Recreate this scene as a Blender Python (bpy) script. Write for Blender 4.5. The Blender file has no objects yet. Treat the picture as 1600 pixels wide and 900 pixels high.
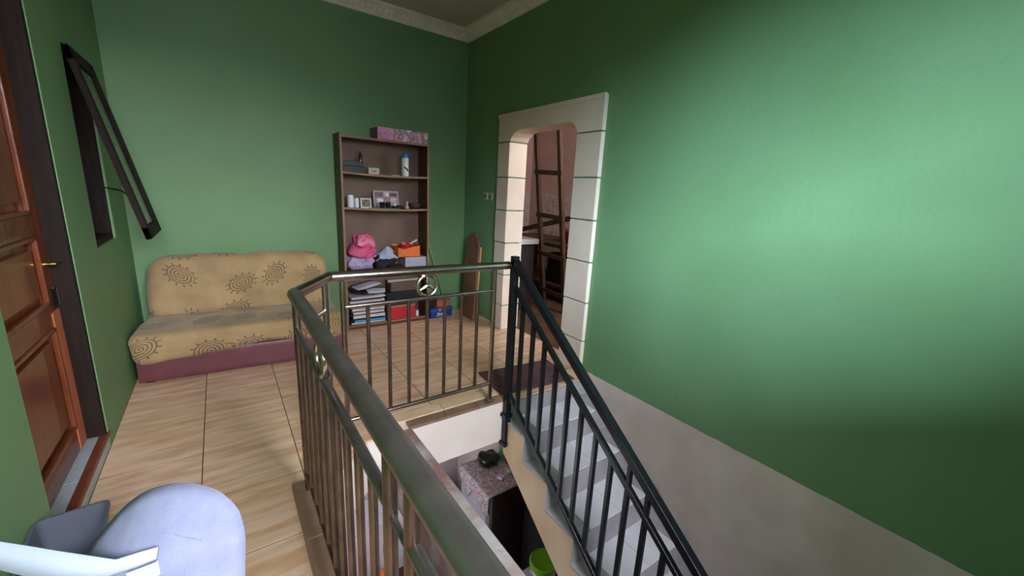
import bpy, bmesh, math, random
from mathutils import Vector, Matrix, noise
random.seed(7)
S = bpy.context.scene
COL = S.collection
R = math.radians

# ------------------------------------------------------------------ camera, world, lights, exposure
cd = bpy.data.cameras.new('camera'); cam = bpy.data.objects.new('camera', cd); COL.objects.link(cam)
cd.sensor_width = 36.0; cd.lens = 36.0 * 632.44 / 1600; cd.clip_start = 0.02; cd.clip_end = 100
yaw, pit, rol = 0.62747, -0.23115, 0.05401
fw = Vector((math.sin(yaw)*math.cos(pit), math.cos(yaw)*math.cos(pit), math.sin(pit)))
rt = Vector((math.cos(yaw), -math.sin(yaw), 0)); up = rt.cross(fw)
rt2 = rt*math.cos(rol) + up*math.sin(rol); up2 = -rt*math.sin(rol) + up*math.cos(rol)
CAMLOC = Vector((-2.27693, -4.14665, 1.38209))
m = Matrix((rt2, up2, -fw)).transposed().to_4x4(); m.translation = CAMLOC
cam.matrix_world = m
S.camera = cam

w = bpy.data.worlds.new('sky'); S.world = w; w.use_nodes = True
w.node_tree.nodes['Background'].inputs[0].default_value = (0.72, 0.84, 1.0, 1)
w.node_tree.nodes['Background'].inputs[1].default_value = 0.6

def lamp(name, kind, loc, aim, energy, color, **kw):
    d = bpy.data.lights.new(name, kind); d.energy = energy; d.color = color
    for k, v in kw.items(): setattr(d, k, v)
    o = bpy.data.objects.new(name, d); COL.objects.link(o); o.location = loc
    o.rotation_euler = Vector(aim).to_track_quat('-Z', 'Y').to_euler()
    return o
A_, E_ = R(31), R(14.5)
lamp('daylight_sun', 'SUN', (-4, -9, 4), (math.sin(A_)*math.cos(E_), math.cos(A_)*math.cos(E_), -math.sin(E_)), 14.5, (0.62, 0.80, 1.0), angle=R(22))
B_, F_ = R(-9), R(34)
lamp('open_sky', 'SUN', (-3, -9, 5), (math.sin(B_)*math.cos(F_), math.cos(B_)*math.cos(F_), -math.sin(F_)), 15.0, (0.92, 0.93, 1.0), angle=R(62))
lamp('window_skylight', 'AREA', (-1.9, -5.58, 2.08), (-0.35, 1, -0.75), 32, (0.88, 0.92, 1.0), shape='RECTANGLE', size=1.7, size_y=1.3, spread=R(110))
lamp('kitchen_daylight', 'AREA', (1.0, -2.3, 2.2), (0, 0.9, -0.3), 24, (1.0, 0.94, 0.92), shape='RECTANGLE', size=0.9, size_y=0.7)
lamp('lower_room_fill', 'AREA', (-2.7, -1.2, -1.5), (1, 0.15, -0.1), 15, (0.95, 0.95, 1.0), shape='RECTANGLE', size=1.0, size_y=1.0)  # fill lamp added to brighten the lower room; no window there

S.view_settings.view_transform = 'Standard'; S.view_settings.look = 'None'
S.view_settings.gamma = 1.0; S.view_settings.use_curve_mapping = False
S.view_settings.exposure = 0.5

# ------------------------------------------------------------------ materials
def lin(r, g, b):
    f = lambda c: (c/255/12.92) if c/255 <= 0.04045 else ((c/255+0.055)/1.055)**2.4
    return (f(r), f(g), f(b), 1)
MATS = {}
def nd(nt, t, **kw):
    n = nt.nodes.new(t)
    for k, v in kw.items(): setattr(n, k, v)
    return n
def mat(name, c1, c2=None, rough=0.6, metal=0.0, scale=6.0, bump=0.0, bscale=None, stretch=(1, 1, 1), lo=0.35, hi=0.7, spec=0.5, sheen=0.0, coat=0.0, detail=5):
    """principled material with noise-mixed colours and optional noise bump, in object position space"""
    if name in MATS: return MATS[name]
    M = bpy.data.materials.new(name); M.use_nodes = True; nt = M.node_tree
    b = nt.nodes['Principled BSDF']; L = nt.links.new
    b.inputs['Roughness'].default_value = rough; b.inputs['Metallic'].default_value = metal
    b.inputs['Specular IOR Level'].default_value = spec
    b.inputs['Coat Weight'].default_value = coat
    if sheen: b.inputs['Sheen Weight'].default_value = sheen
    c2 = c2 or tuple(min(1, v*0.82) for v in c1[:3]) + (1,)
    geo = nd(nt, 'ShaderNodeNewGeometry'); mp = nd(nt, 'ShaderNodeMapping'); mp.inputs['Scale'].default_value = stretch
    L(geo.outputs['Position'], mp.inputs['Vector'])
    n = nd(nt, 'ShaderNodeTexNoise'); n.inputs['Scale'].default_value = scale; n.inputs['Detail'].default_value = detail
    L(mp.outputs[0], n.inputs['Vector'])
    r = nd(nt, 'ShaderNodeValToRGB'); r.color_ramp.elements[0].position = lo; r.color_ramp.elements[1].position = hi
    r.color_ramp.elements[0].color = c1; r.color_ramp.elements[1].color = c2
    L(n.outputs['Fac'], r.inputs[0]); L(r.outputs[0], b.inputs['Base Color'])
    if bump:
        n2 = nd(nt, 'ShaderNodeTexNoise'); n2.inputs['Scale'].default_value = bscale or scale*6; n2.inputs['Detail'].default_value = 4
        L(mp.outputs[0], n2.inputs['Vector'])
        bp = nd(nt, 'ShaderNodeBump'); bp.inputs['Strength'].default_value = bump; bp.inputs['Distance'].default_value = 0.01
        L(n2.outputs['Fac'], bp.inputs['Height']); L(bp.outputs[0], b.inputs['Normal'])
    MATS[name] = M
    return M

GREEN1, GREEN2 = lin(113, 151, 107), lin(105, 143, 98)
def wall_mat(name, zsplit, low1, low2):
    """green emulsion above the paint line, plain plaster paint below it"""
    M = mat(name, GREEN1, GREEN2, rough=0.55, scale=1.6, bump=0.12, bscale=45, spec=0.35)
    nt = M.node_tree; L = nt.links.new; b = nt.nodes['Principled BSDF']
    up_link = b.inputs['Base Color'].links[0].from_socket
    geo = nd(nt, 'ShaderNodeNewGeometry'); sx = nd(nt, 'ShaderNodeSeparateXYZ'); L(geo.outputs['Position'], sx.inputs[0])
    nz = nd(nt, 'ShaderNodeTexNoise'); nz.inputs['Scale'].default_value = 14; L(geo.outputs['Position'], nz.inputs['Vector'])
    ma = nd(nt, 'ShaderNodeMath', operation='MULTIPLY_ADD'); L(nz.outputs['Fac'], ma.inputs[0]); ma.inputs[1].default_value = 0.012; L(sx.outputs['Z'], ma.inputs[2])
    gt = nd(nt, 'ShaderNodeMath', operation='GREATER_THAN'); L(ma.outputs[0], gt.inputs[0]); gt.inputs[1].default_value = zsplit + 0.006
    n2 = nd(nt, 'ShaderNodeTexNoise'); n2.inputs['Scale'].default_value = 3.5; n2.inputs['Detail'].default_value = 6; L(geo.outputs['Position'], n2.inputs['Vector'])
    r2 = nd(nt, 'ShaderNodeValToRGB'); r2.color_ramp.elements[0].position = 0.35; r2.color_ramp.elements[1].position = 0.75
    r2.color_ramp.elements[0].color = low1; r2.color_ramp.elements[1].color = low2; L(n2.outputs['Fac'], r2.inputs[0])
    # faint scuffs on the paint: small elongated marks
    v = nd(nt, 'ShaderNodeTexNoise'); v.inputs['Scale'].default_value = 9; v.inputs['Detail'].default_value = 3; L(geo.outputs['Position'], v.inputs['Vector'])
    vr = nd(nt, 'ShaderNodeValToRGB'); vr.color_ramp.elements[0].position = 0.70; vr.color_ramp.elements[1].position = 0.78
    vr.color_ramp.elements[0].color = (0, 0, 0, 1); vr.color_ramp.elements[1].color = (0.35, 0.35, 0.35, 1); L(v.outputs['Fac'], vr.inputs[0])
    mxs = nd(nt, 'ShaderNodeMix', data_type='RGBA'); L(vr.outputs[0], mxs.inputs[0]); L(up_link, mxs.inputs[6]); mxs.inputs[7].default_value = lin(60, 105, 70)
    mx = nd(nt, 'ShaderNodeMix', data_type='RGBA'); L(gt.outputs[0], mx.inputs[0]); L(r2.outputs[0], mx.inputs[6]); L(mxs.outputs[2], mx.inputs[7])
    L(mx.outputs[2], b.inputs['Base Color'])
    return M
M_WALLR = wall_mat('paint_right_wall', 0.022, lin(222, 206, 198), lin(200, 182, 172))
M_WALL = wall_mat('paint_wall', -0.2, lin(196, 192, 198), lin(178, 172, 178))
M_CEIL = mat('ceiling_paint', lin(200, 194, 180), lin(186, 180, 166), rough=0.8, scale=2)
M_CORN = mat('cornice_plaster', lin(244, 236, 226), lin(228, 220, 210), rough=0.7, scale=8, bump=0.2, bscale=60)
M_SLAB = mat('slab_paint', lin(236, 224, 216), lin(222, 208, 200), rough=0.7, scale=2.5, bump=0.08, bscale=40)
M_GROUT = mat('grout', lin(74, 48, 34), lin(56, 38, 28), rough=0.9, scale=12)
M_CREAM = mat('cream_blocks', lin(226, 208, 190), lin(212, 192, 174), rough=0.6, scale=3, bump=0.06, bscale=50)
M_GGROUT = mat('green_grout', lin(92, 140, 90), lin(70, 110, 66), rough=0.8, scale=10)
M_STEEL = mat('stainless_steel', lin(204, 192, 184), lin(178, 164, 154), rough=0.22, metal=1.0, scale=7, lo=0.3, hi=0.75, bump=0.02, bscale=60)
M_STEELD = mat('dull_steel', lin(140, 134, 130), lin(104, 98, 94), rough=0.34, metal=0.8, scale=9, lo=0.3, hi=0.75, bump=0.04, bscale=60)  # darker, rougher tone than the back handrail
M_STEELB = mat('brown_tinged_steel', lin(128, 108, 96), lin(94, 76, 66), rough=0.32, metal=0.85, scale=12, lo=0.3, hi=0.75)
M_BLACK = mat('black_gloss_paint', lin(12, 15, 22), lin(20, 23, 31), rough=0.34, scale=20, bump=0.06, bscale=50, spec=0.35)
M_BROWNST = mat('brown_marble', lin(120, 92, 76), lin(150, 118, 98), rough=0.35, scale=9, bump=0.1, bscale=40, lo=0.3, hi=0.7)
M_YTILE = mat('pale_yellow_tile', lin(216, 192, 158), lin(200, 172, 136), rough=0.35, scale=6)
M_CONC = mat('bare_concrete', lin(176, 168, 168), lin(140, 104, 98), rough=0.9, scale=4.5, bump=0.5, bscale=40, lo=0.42, hi=0.62)
M_STT = mat('white_stair_tile', lin(236, 232, 244), lin(224, 220, 234), rough=0.22, scale=4)
M_STG = mat('grey_stair_tile', lin(176, 172, 178), lin(154, 150, 156), rough=0.3, scale=5)
M_STC = mat('stair_side_paint', lin(226, 204, 172), lin(206, 172, 130), rough=0.7, scale=3.2, bump=0.1, bscale=40)
M_WOODD = mat('dark_stained_wood', lin(40, 28, 24), lin(26, 19, 17), rough=0.75, spec=0.2, scale=10, stretch=(6, 6, 0.7), bump=0.1)
M_DOOR = mat('varnished_door_wood', lin(128, 66, 36), lin(98, 46, 24), rough=0.3, scale=9, stretch=(5, 5, 0.6), bump=0.06, coat=0.25)
M_DOORL = mat('raw_orange_wood', lin(196, 116, 80), lin(180, 100, 66), rough=0.5, scale=9, stretch=(5, 5, 0.6))
M_BRASS = mat('brass', lin(190, 160, 90), rough=0.25, metal=1.0)
M_SILL = mat('grey_sill_tile', lin(176, 184, 190), lin(150, 160, 168), rough=0.3, scale=5)
M_REDBR = mat('red_brown_edging', lin(124, 62, 44), lin(96, 46, 34), rough=0.4, scale=12)
M_GLASSD = mat('dusty_dark_glass', lin(22, 26, 24), lin(34, 38, 34), rough=0.12, scale=5)
M_SHELF = mat('bookshelf_veneer', lin(92, 58, 42), lin(70, 42, 30), rough=0.5, scale=7, stretch=(1, 4, 4))
M_SHELFB = mat('bookshelf_back', lin(116, 94, 82), lin(100, 80, 70), rough=0.7, scale=4)
M_SHELFE = mat('bookshelf_edging', lin(150, 112, 84), lin(130, 92, 68), rough=0.5, scale=7)
M_MAROON = mat('maroon_vinyl', lin(112, 62, 70), lin(96, 50, 58), rough=0.42, scale=9, bump=0.12, bscale=90)

def floor_tile_mat():
    """beige ceramic tile printed with plank-like streaks along x"""
    M = mat('wood_print_tile', lin(238, 206, 180), lin(224, 184, 150), rough=0.3, scale=3.2, stretch=(0.55, 5.5, 1), lo=0.38, hi=0.64, detail=3)
    nt = M.node_tree; L = nt.links.new; b = nt.nodes['Principled BSDF']
    base = b.inputs['Base Color'].links[0].from_socket
    oi = nd(nt, 'ShaderNodeObjectInfo'); geo = nd(nt, 'ShaderNodeNewGeometry')
    mp = nd(nt, 'ShaderNodeMapping'); mp.inputs['Scale'].default_value = (3.2, 16, 1)
    L(geo.outputs['Position'], mp.inputs['Vector'])
    cb = nd(nt, 'ShaderNodeCombineXYZ'); L(oi.outputs['Random'], cb.inputs[2])
    va = nd(nt, 'ShaderNodeVectorMath', operation='ADD'); L(mp.outputs[0], va.inputs[0])
    sc = nd(nt, 'ShaderNodeVectorMath', operation='SCALE'); L(cb.outputs[0], sc.inputs[0]); sc.inputs['Scale'].default_value = 40
    L(sc.outputs[0], va.inputs[1])
    vo = nd(nt, 'ShaderNodeTexNoise'); vo.inputs['Scale'].default_value = 1.3; vo.inputs['Detail'].default_value = 2; L(va.outputs[0], vo.inputs['Vector'])
    r = nd(nt, 'ShaderNodeValToRGB'); r.color_ramp.elements[0].position = 0.42; r.color_ramp.elements[1].position = 0.68
    r.color_ramp.elements[0].color = (0, 0, 0, 1); r.color_ramp.elements[1].color = (0.85, 0.85, 0.85, 1); L(vo.outputs['Fac'], r.inputs[0])
    mx = nd(nt, 'ShaderNodeMix', data_type='RGBA'); L(r.outputs[0], mx.inputs[0]); L(base, mx.inputs[6]); mx.inputs[7].default_value = lin(206, 158, 120)
    L(mx.outputs[2], b.inputs['Base Color'])
    return M
M_TILE = floor_tile_mat()

def cloth_mat():
    """mustard sofa cloth printed with ringed oval medallions that have short ticks around them; printed in UV space"""
    M = bpy.data.materials.new('printed_sofa_cloth'); M.use_nodes = True; nt = M.node_tree; L = nt.links.new
    b = nt.nodes['Principled BSDF']; b.inputs['Roughness'].default_value = 0.85; b.inputs['Sheen Weight'].default_value = 0.2
    def mth(op, a, c=None, d=None):
        n = nd(nt, 'ShaderNodeMath', operation=op)
        for i, v in enumerate((a, c, d)):
            if v is None: continue
            if isinstance(v, (int, float)): n.inputs[i].default_value = v
            else: L(v, n.inputs[i])
        return n.outputs[0]
    uv = nd(nt, 'ShaderNodeUVMap')
    SC = 3.35
    vs = nd(nt, 'ShaderNodeVectorMath', operation='SCALE'); L(uv.outputs[0], vs.inputs[0]); vs.inputs['Scale'].default_value = SC
    vo = nd(nt, 'ShaderNodeTexVoronoi', voronoi_dimensions='2D', feature='F1'); vo.inputs['Scale'].default_value = 1.0; vo.inputs['Randomness'].default_value = 0.38
    L(vs.outputs[0], vo.inputs['Vector'])
    df = nd(nt, 'ShaderNodeVectorMath', operation='SUBTRACT'); L(vs.outputs[0], df.inputs[0]); L(vo.outputs['Position'], df.inputs[1])
    sc = nd(nt, 'ShaderNodeSeparateColor'); L(vo.outputs['Color'], sc.inputs[0])
    ang = mth('MULTIPLY', sc.outputs[0], 6.283)
    s_, c_ = mth('SINE', ang), mth('COSINE', ang)
    sp = nd(nt, 'ShaderNodeSeparateXYZ'); L(df.outputs[0], sp.inputs[0])
    lx = mth('SUBTRACT', mth('MULTIPLY', sp.outputs[0], c_), mth('MULTIPLY', sp.outputs[1], s_))
    ly = mth('ADD', mth('MULTIPLY', sp.outputs[0], s_), mth('MULTIPLY', sp.outputs[1], c_))
    ly = mth('MULTIPLY', ly, 1.55)
    rr = mth('SQRT', mth('ADD', mth('MULTIPLY', lx, lx), mth('MULTIPLY', ly, ly)))
    th = mth('ARCTAN2', ly, lx)
    ph = mth('ADD', mth('MULTIPLY', rr, 78.0), th)           # spiral
    ring = mth('GREATER_THAN', mth('SINE', ph), 0.15)
    inside = mth('LESS_THAN', rr, 0.335)
    tick = mth('MULTIPLY', mth('GREATER_THAN', mth('SINE', mth('MULTIPLY', th, 13.0)), 0.72), mth('MULTIPLY', mth('GREATER_THAN', rr, 0.325), mth('LESS_THAN', rr, 0.41)))
    ink = mth('MAXIMUM', mth('MULTIPLY', ring, inside), tick)
    nz = nd(nt, 'ShaderNodeTexNoise'); nz.inputs['Scale'].default_value = 5; nz.inputs['Detail'].default_value = 5; L(uv.outputs[0], nz.inputs['Vector'])
    r = nd(nt, 'ShaderNodeValToRGB'); r.color_ramp.elements[0].position = 0.35; r.color_ramp.elements[1].position = 0.7
    r.color_ramp.elements[0].color = lin(184, 154, 112); r.color_ramp.elements[1].color = lin(158, 130, 94); L(nz.outputs['Fac'], r.inputs[0])
    mx = nd(nt, 'ShaderNodeMix', data_type='RGBA'); L(mth('MULTIPLY', ink, 0.72), mx.inputs[0]); L(r.outputs[0], mx.inputs[6]); mx.inputs[7].default_value = lin(88, 66, 50)
    L(mx.outputs[2], b.inputs['Base Color'])
    n2 = nd(nt, 'ShaderNodeTexNoise'); n2.inputs['Scale'].default_value = 9; n2.inputs['Detail'].default_value = 3
    mp = nd(nt, 'ShaderNodeMapping'); mp.inputs['Scale'].default_value = (0.5, 2.2, 1); L(uv.outputs[0], mp.inputs[0]); L(mp.outputs[0], n2.inputs['Vector'])
    bp = nd(nt, 'ShaderNodeBump'); bp.inputs['Strength'].default_value = 0.35; bp.inputs['Distance'].default_value = 0.02; L(n2.outputs['Fac'], bp.inputs['Height']); L(bp.outputs[0], b.inputs['Normal'])
    return M
M_CLOTH = cloth_mat()
def flat(name, rgb, rough=0.6, metal=0.0, **kw): return mat(name, lin(*rgb), rough=rough, metal=metal, **kw)

# ------------------------------------------------------------------ mesh helpers
def box(bm, a, b, mtx=None):
    vs = [bm.verts.new((x, y, z)) for x in (a[0], b[0]) for y in (a[1], b[1]) for z in (a[2], b[2])]
    for f in ((0, 1, 3, 2), (4, 6, 7, 5), (0, 4, 5, 1), (2, 3, 7, 6), (0, 2, 6, 4), (1, 5, 7, 3)):
        bm.faces.new([vs[i] for i in f])
    if mtx is not None: bmesh.ops.transform(bm, matrix=mtx, verts=vs)
    return vs
def basis(d):
    d = d.normalized(); a = Vector((0, 0, 1)) if abs(d.z) < 0.9 else Vector((1, 0, 0))
    u = d.cross(a).normalized(); return u, d.cross(u).normalized()
def tube(bm, pts, r, n=12, cap=True):
    """round tube along a polyline; r may be a list"""
    pts = [Vector(p) for p in pts]; rings = []
    for i, p in enumerate(pts):
        if i == 0: d = pts[1]-p; k = 1
        elif i == len(pts)-1: d = p-pts[-2]; k = 1
        else:
            d1 = (p-pts[i-1]).normalized(); d2 = (pts[i+1]-p).normalized(); d = d1+d2; k = 1/max(0.4, math.cos(d1.angle(d2)/2))
        if i == 0: u, v = basis(d)
        else:
            dn = d.normalized(); u = (u-dn*u.dot(dn)).normalized(); v = dn.cross(u)
        rad = r[i] if isinstance(r, (list, tuple)) else r
        rings.append([bm.verts.new(p+(u*math.cos(t)+v*math.sin(t))*rad) for t in [2*math.pi*j/n for j in range(n)]])
    for a, b in zip(rings, rings[1:]):
        for j in range(n): bm.faces.new((a[j], a[(j+1) % n], b[(j+1) % n], b[j]))
    if cap: bm.faces.new(rings[0]); bm.faces.new(rings[-1])
def bar(bm, p, q, wx, wy=None, ref=(1, 0, 0)):
    """square bar from p to q; ref is one side direction"""
    p, q = Vector(p), Vector(q); d = (q-p).normalized(); u = Vector(ref); u = (u-d*u.dot(d)).normalized(); v = d.cross(u)
    wy = wy or wx; vs = []
    for c in (p, q):
        vs.append([bm.verts.new(c+u*sx*wx/2+v*sy*wy/2) for sx, sy in ((-1, -1), (1, -1), (1, 1), (-1, 1))])
    for j in range(4): bm.faces.new((vs[0][j], vs[0][(j+1) % 4], vs[1][(j+1) % 4], vs[1][j]))
    bm.faces.new(vs[0]); bm.faces.new(vs[1])
def lathe(bm, prof, c=(0, 0, 0), n=20):
    """profile of (radius, z) about a vertical axis"""
    c = Vector(c); rings = []
    for r, z in prof:
        if r < 1e-6: rings.append([bm.verts.new(c+Vector((0, 0, z)))])
        else: rings.append([bm.verts.new(c+Vector((r*math.cos(2*math.pi*j/n), r*math.sin(2*math.pi*j/n), z))) for j in range(n)])
    for a, b in zip(rings, rings[1:]):
        for j in range(n):
            k = (j+1) % n
            if len(a) == 1 and len(b) == 1: continue
            if len(a) == 1: bm.faces.new((a[0], b[k], b[j]))
            elif len(b) == 1: bm.faces.new((a[j], a[k], b[0]))
            else: bm.faces.new((a[j], a[k], b[k], b[j]))
def prism(bm, poly, axis, a, b):
    """extrude a 2-D polygon along axis 0/1/2 from a to b"""
    def P(p, t):
        v = list(p); v.insert(axis, t); return v
    A = [bm.verts.new(P(p, a)) for p in poly]; B = [bm.verts.new(P(p, b)) for p in poly]; n = len(poly)
    bm.faces.new(A); bm.faces.new(B)
    for i in range(n): bm.faces.new((A[i], A[(i+1) % n], B[(i+1) % n], B[i]))
def rbox(bm, c, s, r, n=10, fn=None, uvl=None, uvf=None):
    """soft rounded box; fn displaces points"""
    c = Vector(c); h = Vector(s)/2; inner = Vector([max(x-r, 1e-4) for x in h])
    g = bmesh.new(); bmesh.ops.create_cube(g, size=2)
    bmesh.ops.subdivide_edges(g, edges=g.edges[:], cuts=n, use_grid_fill=True)
    mp = {}
    for v in g.verts:
        p = Vector([max(-1, min(1, x)) for x in v.co]); q = Vector([p[i]*h[i] for i in range(3)])
        cl = Vector([max(-inner[i], min(inner[i], q[i])) for i in range(3)])
        d = q-cl
        if d.length > 1e-7: q = cl+d.normalized()*min(r, max(h))
        if fn: q = fn(q)
        mp[v] = bm.verts.new(c+q)
    for f in g.faces: bm.faces.new([mp[v] for v in f.verts])
    g.free()
def obj(name, bm, material, parent=None, smooth=False, bevel=0.0, seg=2, kind=None, label=None):
    bmesh.ops.recalc_face_normals(bm, faces=bm.faces[:])
    me = bpy.data.meshes.new(name); bm.to_mesh(me); bm.free()
    me.materials.append(material)
    if smooth:
        for p in me.polygons: p.use_smooth = True
    o = bpy.data.objects.new(name, me); COL.objects.link(o)
    if parent: o.parent = parent
    if bevel:
        b = o.modifiers.new('bevel', 'BEVEL'); b.width = bevel; b.segments = seg; b.limit_method = 'ANGLE'; b.angle_limit = R(40)
    if smooth:
        try: me.set_sharp_from_angle(angle=R(42))
        except Exception: pass
    if kind: o['kind'] = kind
    if label: o['label'] = label
    return o
def tag(o, label, cat, group=None):
    o['label'] = label; o['category'] = cat
    if group: o['group'] = group
    return o
def thing(name, loc, label, cat, group=None, rz=0.0):
    o = bpy.data.objects.new(name, None); COL.objects.link(o); o.location = loc; o.rotation_euler = (0, 0, rz)
    o.empty_display_size = 0.05
    return tag(o, label, cat, group)
def root_struct(name, loc=(0, 0, 0)):
    o = bpy.data.objects.new(name, None); COL.objects.link(o); o.location = loc; o['kind'] = 'structure'; return o
def bx(name, a, b, material, parent=None, bevel=0.0, kind=None, label=None):
    bm = bmesh.new(); box(bm, a, b); return obj(name, bm, material, parent, bevel=bevel, kind=kind, label=label)
def boxthing(name, a, b, material, label, cat, bevel=0.003, group=None, rz=0.0):
    """one-mesh box thing with its origin at the base centre"""
    c = Vector(((a[0]+b[0])/2, (a[1]+b[1])/2, a[2])); bm = bmesh.new(); box(bm, Vector(a)-c, Vector(b)-c)
    o = obj(name, bm, material, bevel=bevel); o.location = c; o.rotation_euler = (0, 0, rz); return tag(o, label, cat, group)
def wall_holes(bm, axis, p0, p1, u0, u1, z0, z1, holes):
    """wall slab normal to axis (0: x, 1: y) with rectangular holes (u0,u1,z0,z1)"""
    us = sorted({u0, u1, *[h[0] for h in holes], *[h[1] for h in holes]}); zs = sorted({z0, z1, *[h[2] for h in holes], *[h[3] for h in holes]})
    for i in range(len(us)-1):
        for j in range(len(zs)-1):
            cu, cz = (us[i]+us[i+1])/2, (zs[j]+zs[j+1])/2
            if any(h[0] < cu < h[1] and h[2] < cz < h[3] for h in holes): continue
            if axis == 0: box(bm, (p0, us[i], zs[j]), (p1, us[i+1], zs[j+1]))
            else: box(bm, (us[i], p0, zs[j]), (us[i+1], p1, zs[j+1]))
    bmesh.ops.remove_doubles(bm, verts=bm.verts[:], dist=1e-5)

# ------------------------------------------------------------------ the room shell
XL, YB, YF, ZLOW, ZC = -2.846, 0.0, -5.6, -2.9, 2.97
bm = bmesh.new(); wall_holes(bm, 1, 0, 0.15, XL-1.4, 0.15, ZLOW, ZC+0.2, []); obj('wall_back', bm, M_WALL, kind='structure')
bm = bmesh.new(); wall_holes(bm, 0, 0, 0.15, -7.3, 0, ZLOW, ZC+0.2, [(-1.79, -0.875, -0.012, 1.95)]); obj('wall_right', bm, M_WALLR, kind='structure')
DN, DF = -2.30, -1.48
bm = bmesh.new(); wall_holes(bm, 0, XL-0.16, XL, -7.3, 0, ZLOW, ZC+0.2, [(DN, DF, 0.0, 2.16), (-1.02, -0.50, 0.96, 1.99)]); obj('wall_left', bm, M_WALL, kind='structure')
bm = bmesh.new(); wall_holes(bm, 1, YF-0.15, YF, XL, 0, 0.0, ZC+0.2, [(-2.78, -1.0, 1.42, 2.74)]); obj('wall_front', bm, M_WALL, kind='structure')
bm = bmesh.new(); wall_holes(bm, 1, -7.3, -7.15, XL, 0, ZLOW, 0.0, []); obj('wall_lower_front', bm, M_WALL, kind='structure')
bx('ceiling', (XL-0.16, -5.75, ZC), (0.15, 0.15, ZC+0.12), M_CEIL, kind='structure')
# side room behind the left wall (unlit look painted as near-black walls, seen only through the open window sash)
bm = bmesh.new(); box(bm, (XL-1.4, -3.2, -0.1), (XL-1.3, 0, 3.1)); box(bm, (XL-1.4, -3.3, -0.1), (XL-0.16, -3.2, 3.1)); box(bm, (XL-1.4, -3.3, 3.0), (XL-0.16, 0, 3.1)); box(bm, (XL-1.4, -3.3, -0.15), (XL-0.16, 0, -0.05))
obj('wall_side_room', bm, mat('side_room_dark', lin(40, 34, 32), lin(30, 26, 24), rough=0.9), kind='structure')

# floor slab with a stair void
T = 0.4; AX, HY = -2.4589, -1.3783; G = 0.0021
fl = bmesh.new()
prism(fl, [(XL, 0), (0, 0), (0, -2.1), (-1.72, -2.1), (-2.03, -2.42), (-2.03, -5.6), (XL, -5.6)], 2, -0.31, -0.012)
box(fl, (XL, -7.15, -0.31), (0, -5.6, -0.012))
floor = obj('floor', fl, M_SLAB, kind='structure')
bx('grout_bed', (XL, -1.93, -0.012), (0.0, 0, -0.0012), M_GROUT, floor)
bx('grout_bed', (XL, -5.6, -0.012), (AX+T, -1.93, -0.0012), M_GROUT, floor)
def tiles(x0, x1, y0, y1):
    i0 = math.floor((x0-AX)/T)
    for i in range(i0, i0+9):
        a, b = max(x0, AX+i*T), min(x1, AX+(i+1)*T)
        if b-a < 0.012: continue
        j0 = math.floor((y0-HY)/T)
        for j in range(j0, j0+17):
            c, d = max(y0, HY+j*T), min(y1, HY+(j+1)*T)
            if d-c < 0.012: continue
            bx('tile', (a+G, c+G, -0.010), (b-G, d-G, 0.0), M_TILE, floor, bevel=0.0005)
tiles(AX+T, 0.0, -1.93, 0.0)
tiles(XL, AX+T, -5.6, 0.0)
# raised edging along the void: yellow tiles and brown stone at the back edge, brown granite on the left
for i in range(4):
    x0 = -1.62+i*0.4; x1 = min(x0+0.4, -0.80)
    if x1 > x0: bx('edging_tile', (x0+0.002, -2.025, -0.010), (x1-0.002, -1.935, 0.014), M_YTILE, floor, bevel=0.003)
for i in range(4):
    x0 = -1.48+i*0.235; bx('edging_stone', (x0+0.0025, -2.104, -0.010), (min(x0+0.235, -0.80)-0.001, -2.027, 0.008), M_BROWNST, floor, bevel=0.002)
bm = bmesh.new(); prism(bm, [(AX+T+G, -1.934), (-1.625, -1.934), (-1.625, -2.10), (-1.725, -2.10), (-2.035, -2.42), (AX+T+G, -2.42)], 2, -0.012, 0.0); obj('edging_tile', bm, M_TILE, floor)
bm = bmesh.new(); box(bm, (-0.80, -2.125, -0.012), (0, -1.935, 0.0)); obj('edging_tile', bm, M_TILE, floor, bevel=0.002)
for i in range(9):
    y1 = -2.30-i*0.37; y0 = max(y1-0.37, -5.6)
    bx('edging_stone', (-2.122, y0+0.001, -0.012), (-2.028, y1-0.001, 0.035), M_BROWNST, floor, bevel=0.006)
bm = bmesh.new(); box(bm, (-1.62, -7.15, -0.36), (-1.47, -2.1, 0.0)); bm2 = bm
obj('trim_4', bm, M_CONC, kind='structure', bevel=0.004)
# lower storey floor
bx('floor_lower', (XL, -7.15, ZLOW-0.1), (0, 0, ZLOW), mat('dark_red_floor', lin(110, 60, 56), lin(90, 46, 44), rough=0.4, scale=4), kind='structure')

# cornice along back and right wall
def cornice(name, along, n_ribs):
    prof = [(0, 2.875), (0.018, 2.875), (0.03, 2.895), (0.075, 2.935), (0.105, 2.945), (0.105, 2.97), (0, 2.97)]   # (offset from wall, z)
    bm = bmesh.new(); ribs = bmesh.new()
    if along == 'x':
        prism(bm, [(-p, z) for p, z in prof], 0, XL, 0)
        for i in range(n_ribs):
            x = -0.12-i*0.052; bar(ribs, (x, -0.035, 2.903), (x, -0.074, 2.938), 0.026, 0.032)
    else:
        prism(bm, [(-p, z) for p, z in prof], 1, YF, 0)
        for i in range(n_ribs):
            y = -0.12-i*0.052; bar(ribs, (-0.035, y, 2.903), (-0.074, y, 2.938), 0.026, 0.032, ref=(0, 1, 0))
    t = obj(name, bm, M_CORN, kind='structure')
    obj('relief_ribs', ribs, M_CORN, t, kind='stuff', bevel=0.003)
cornice('trim_2', 'x', 52); cornice('trim_3', 'y', 104)

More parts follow.
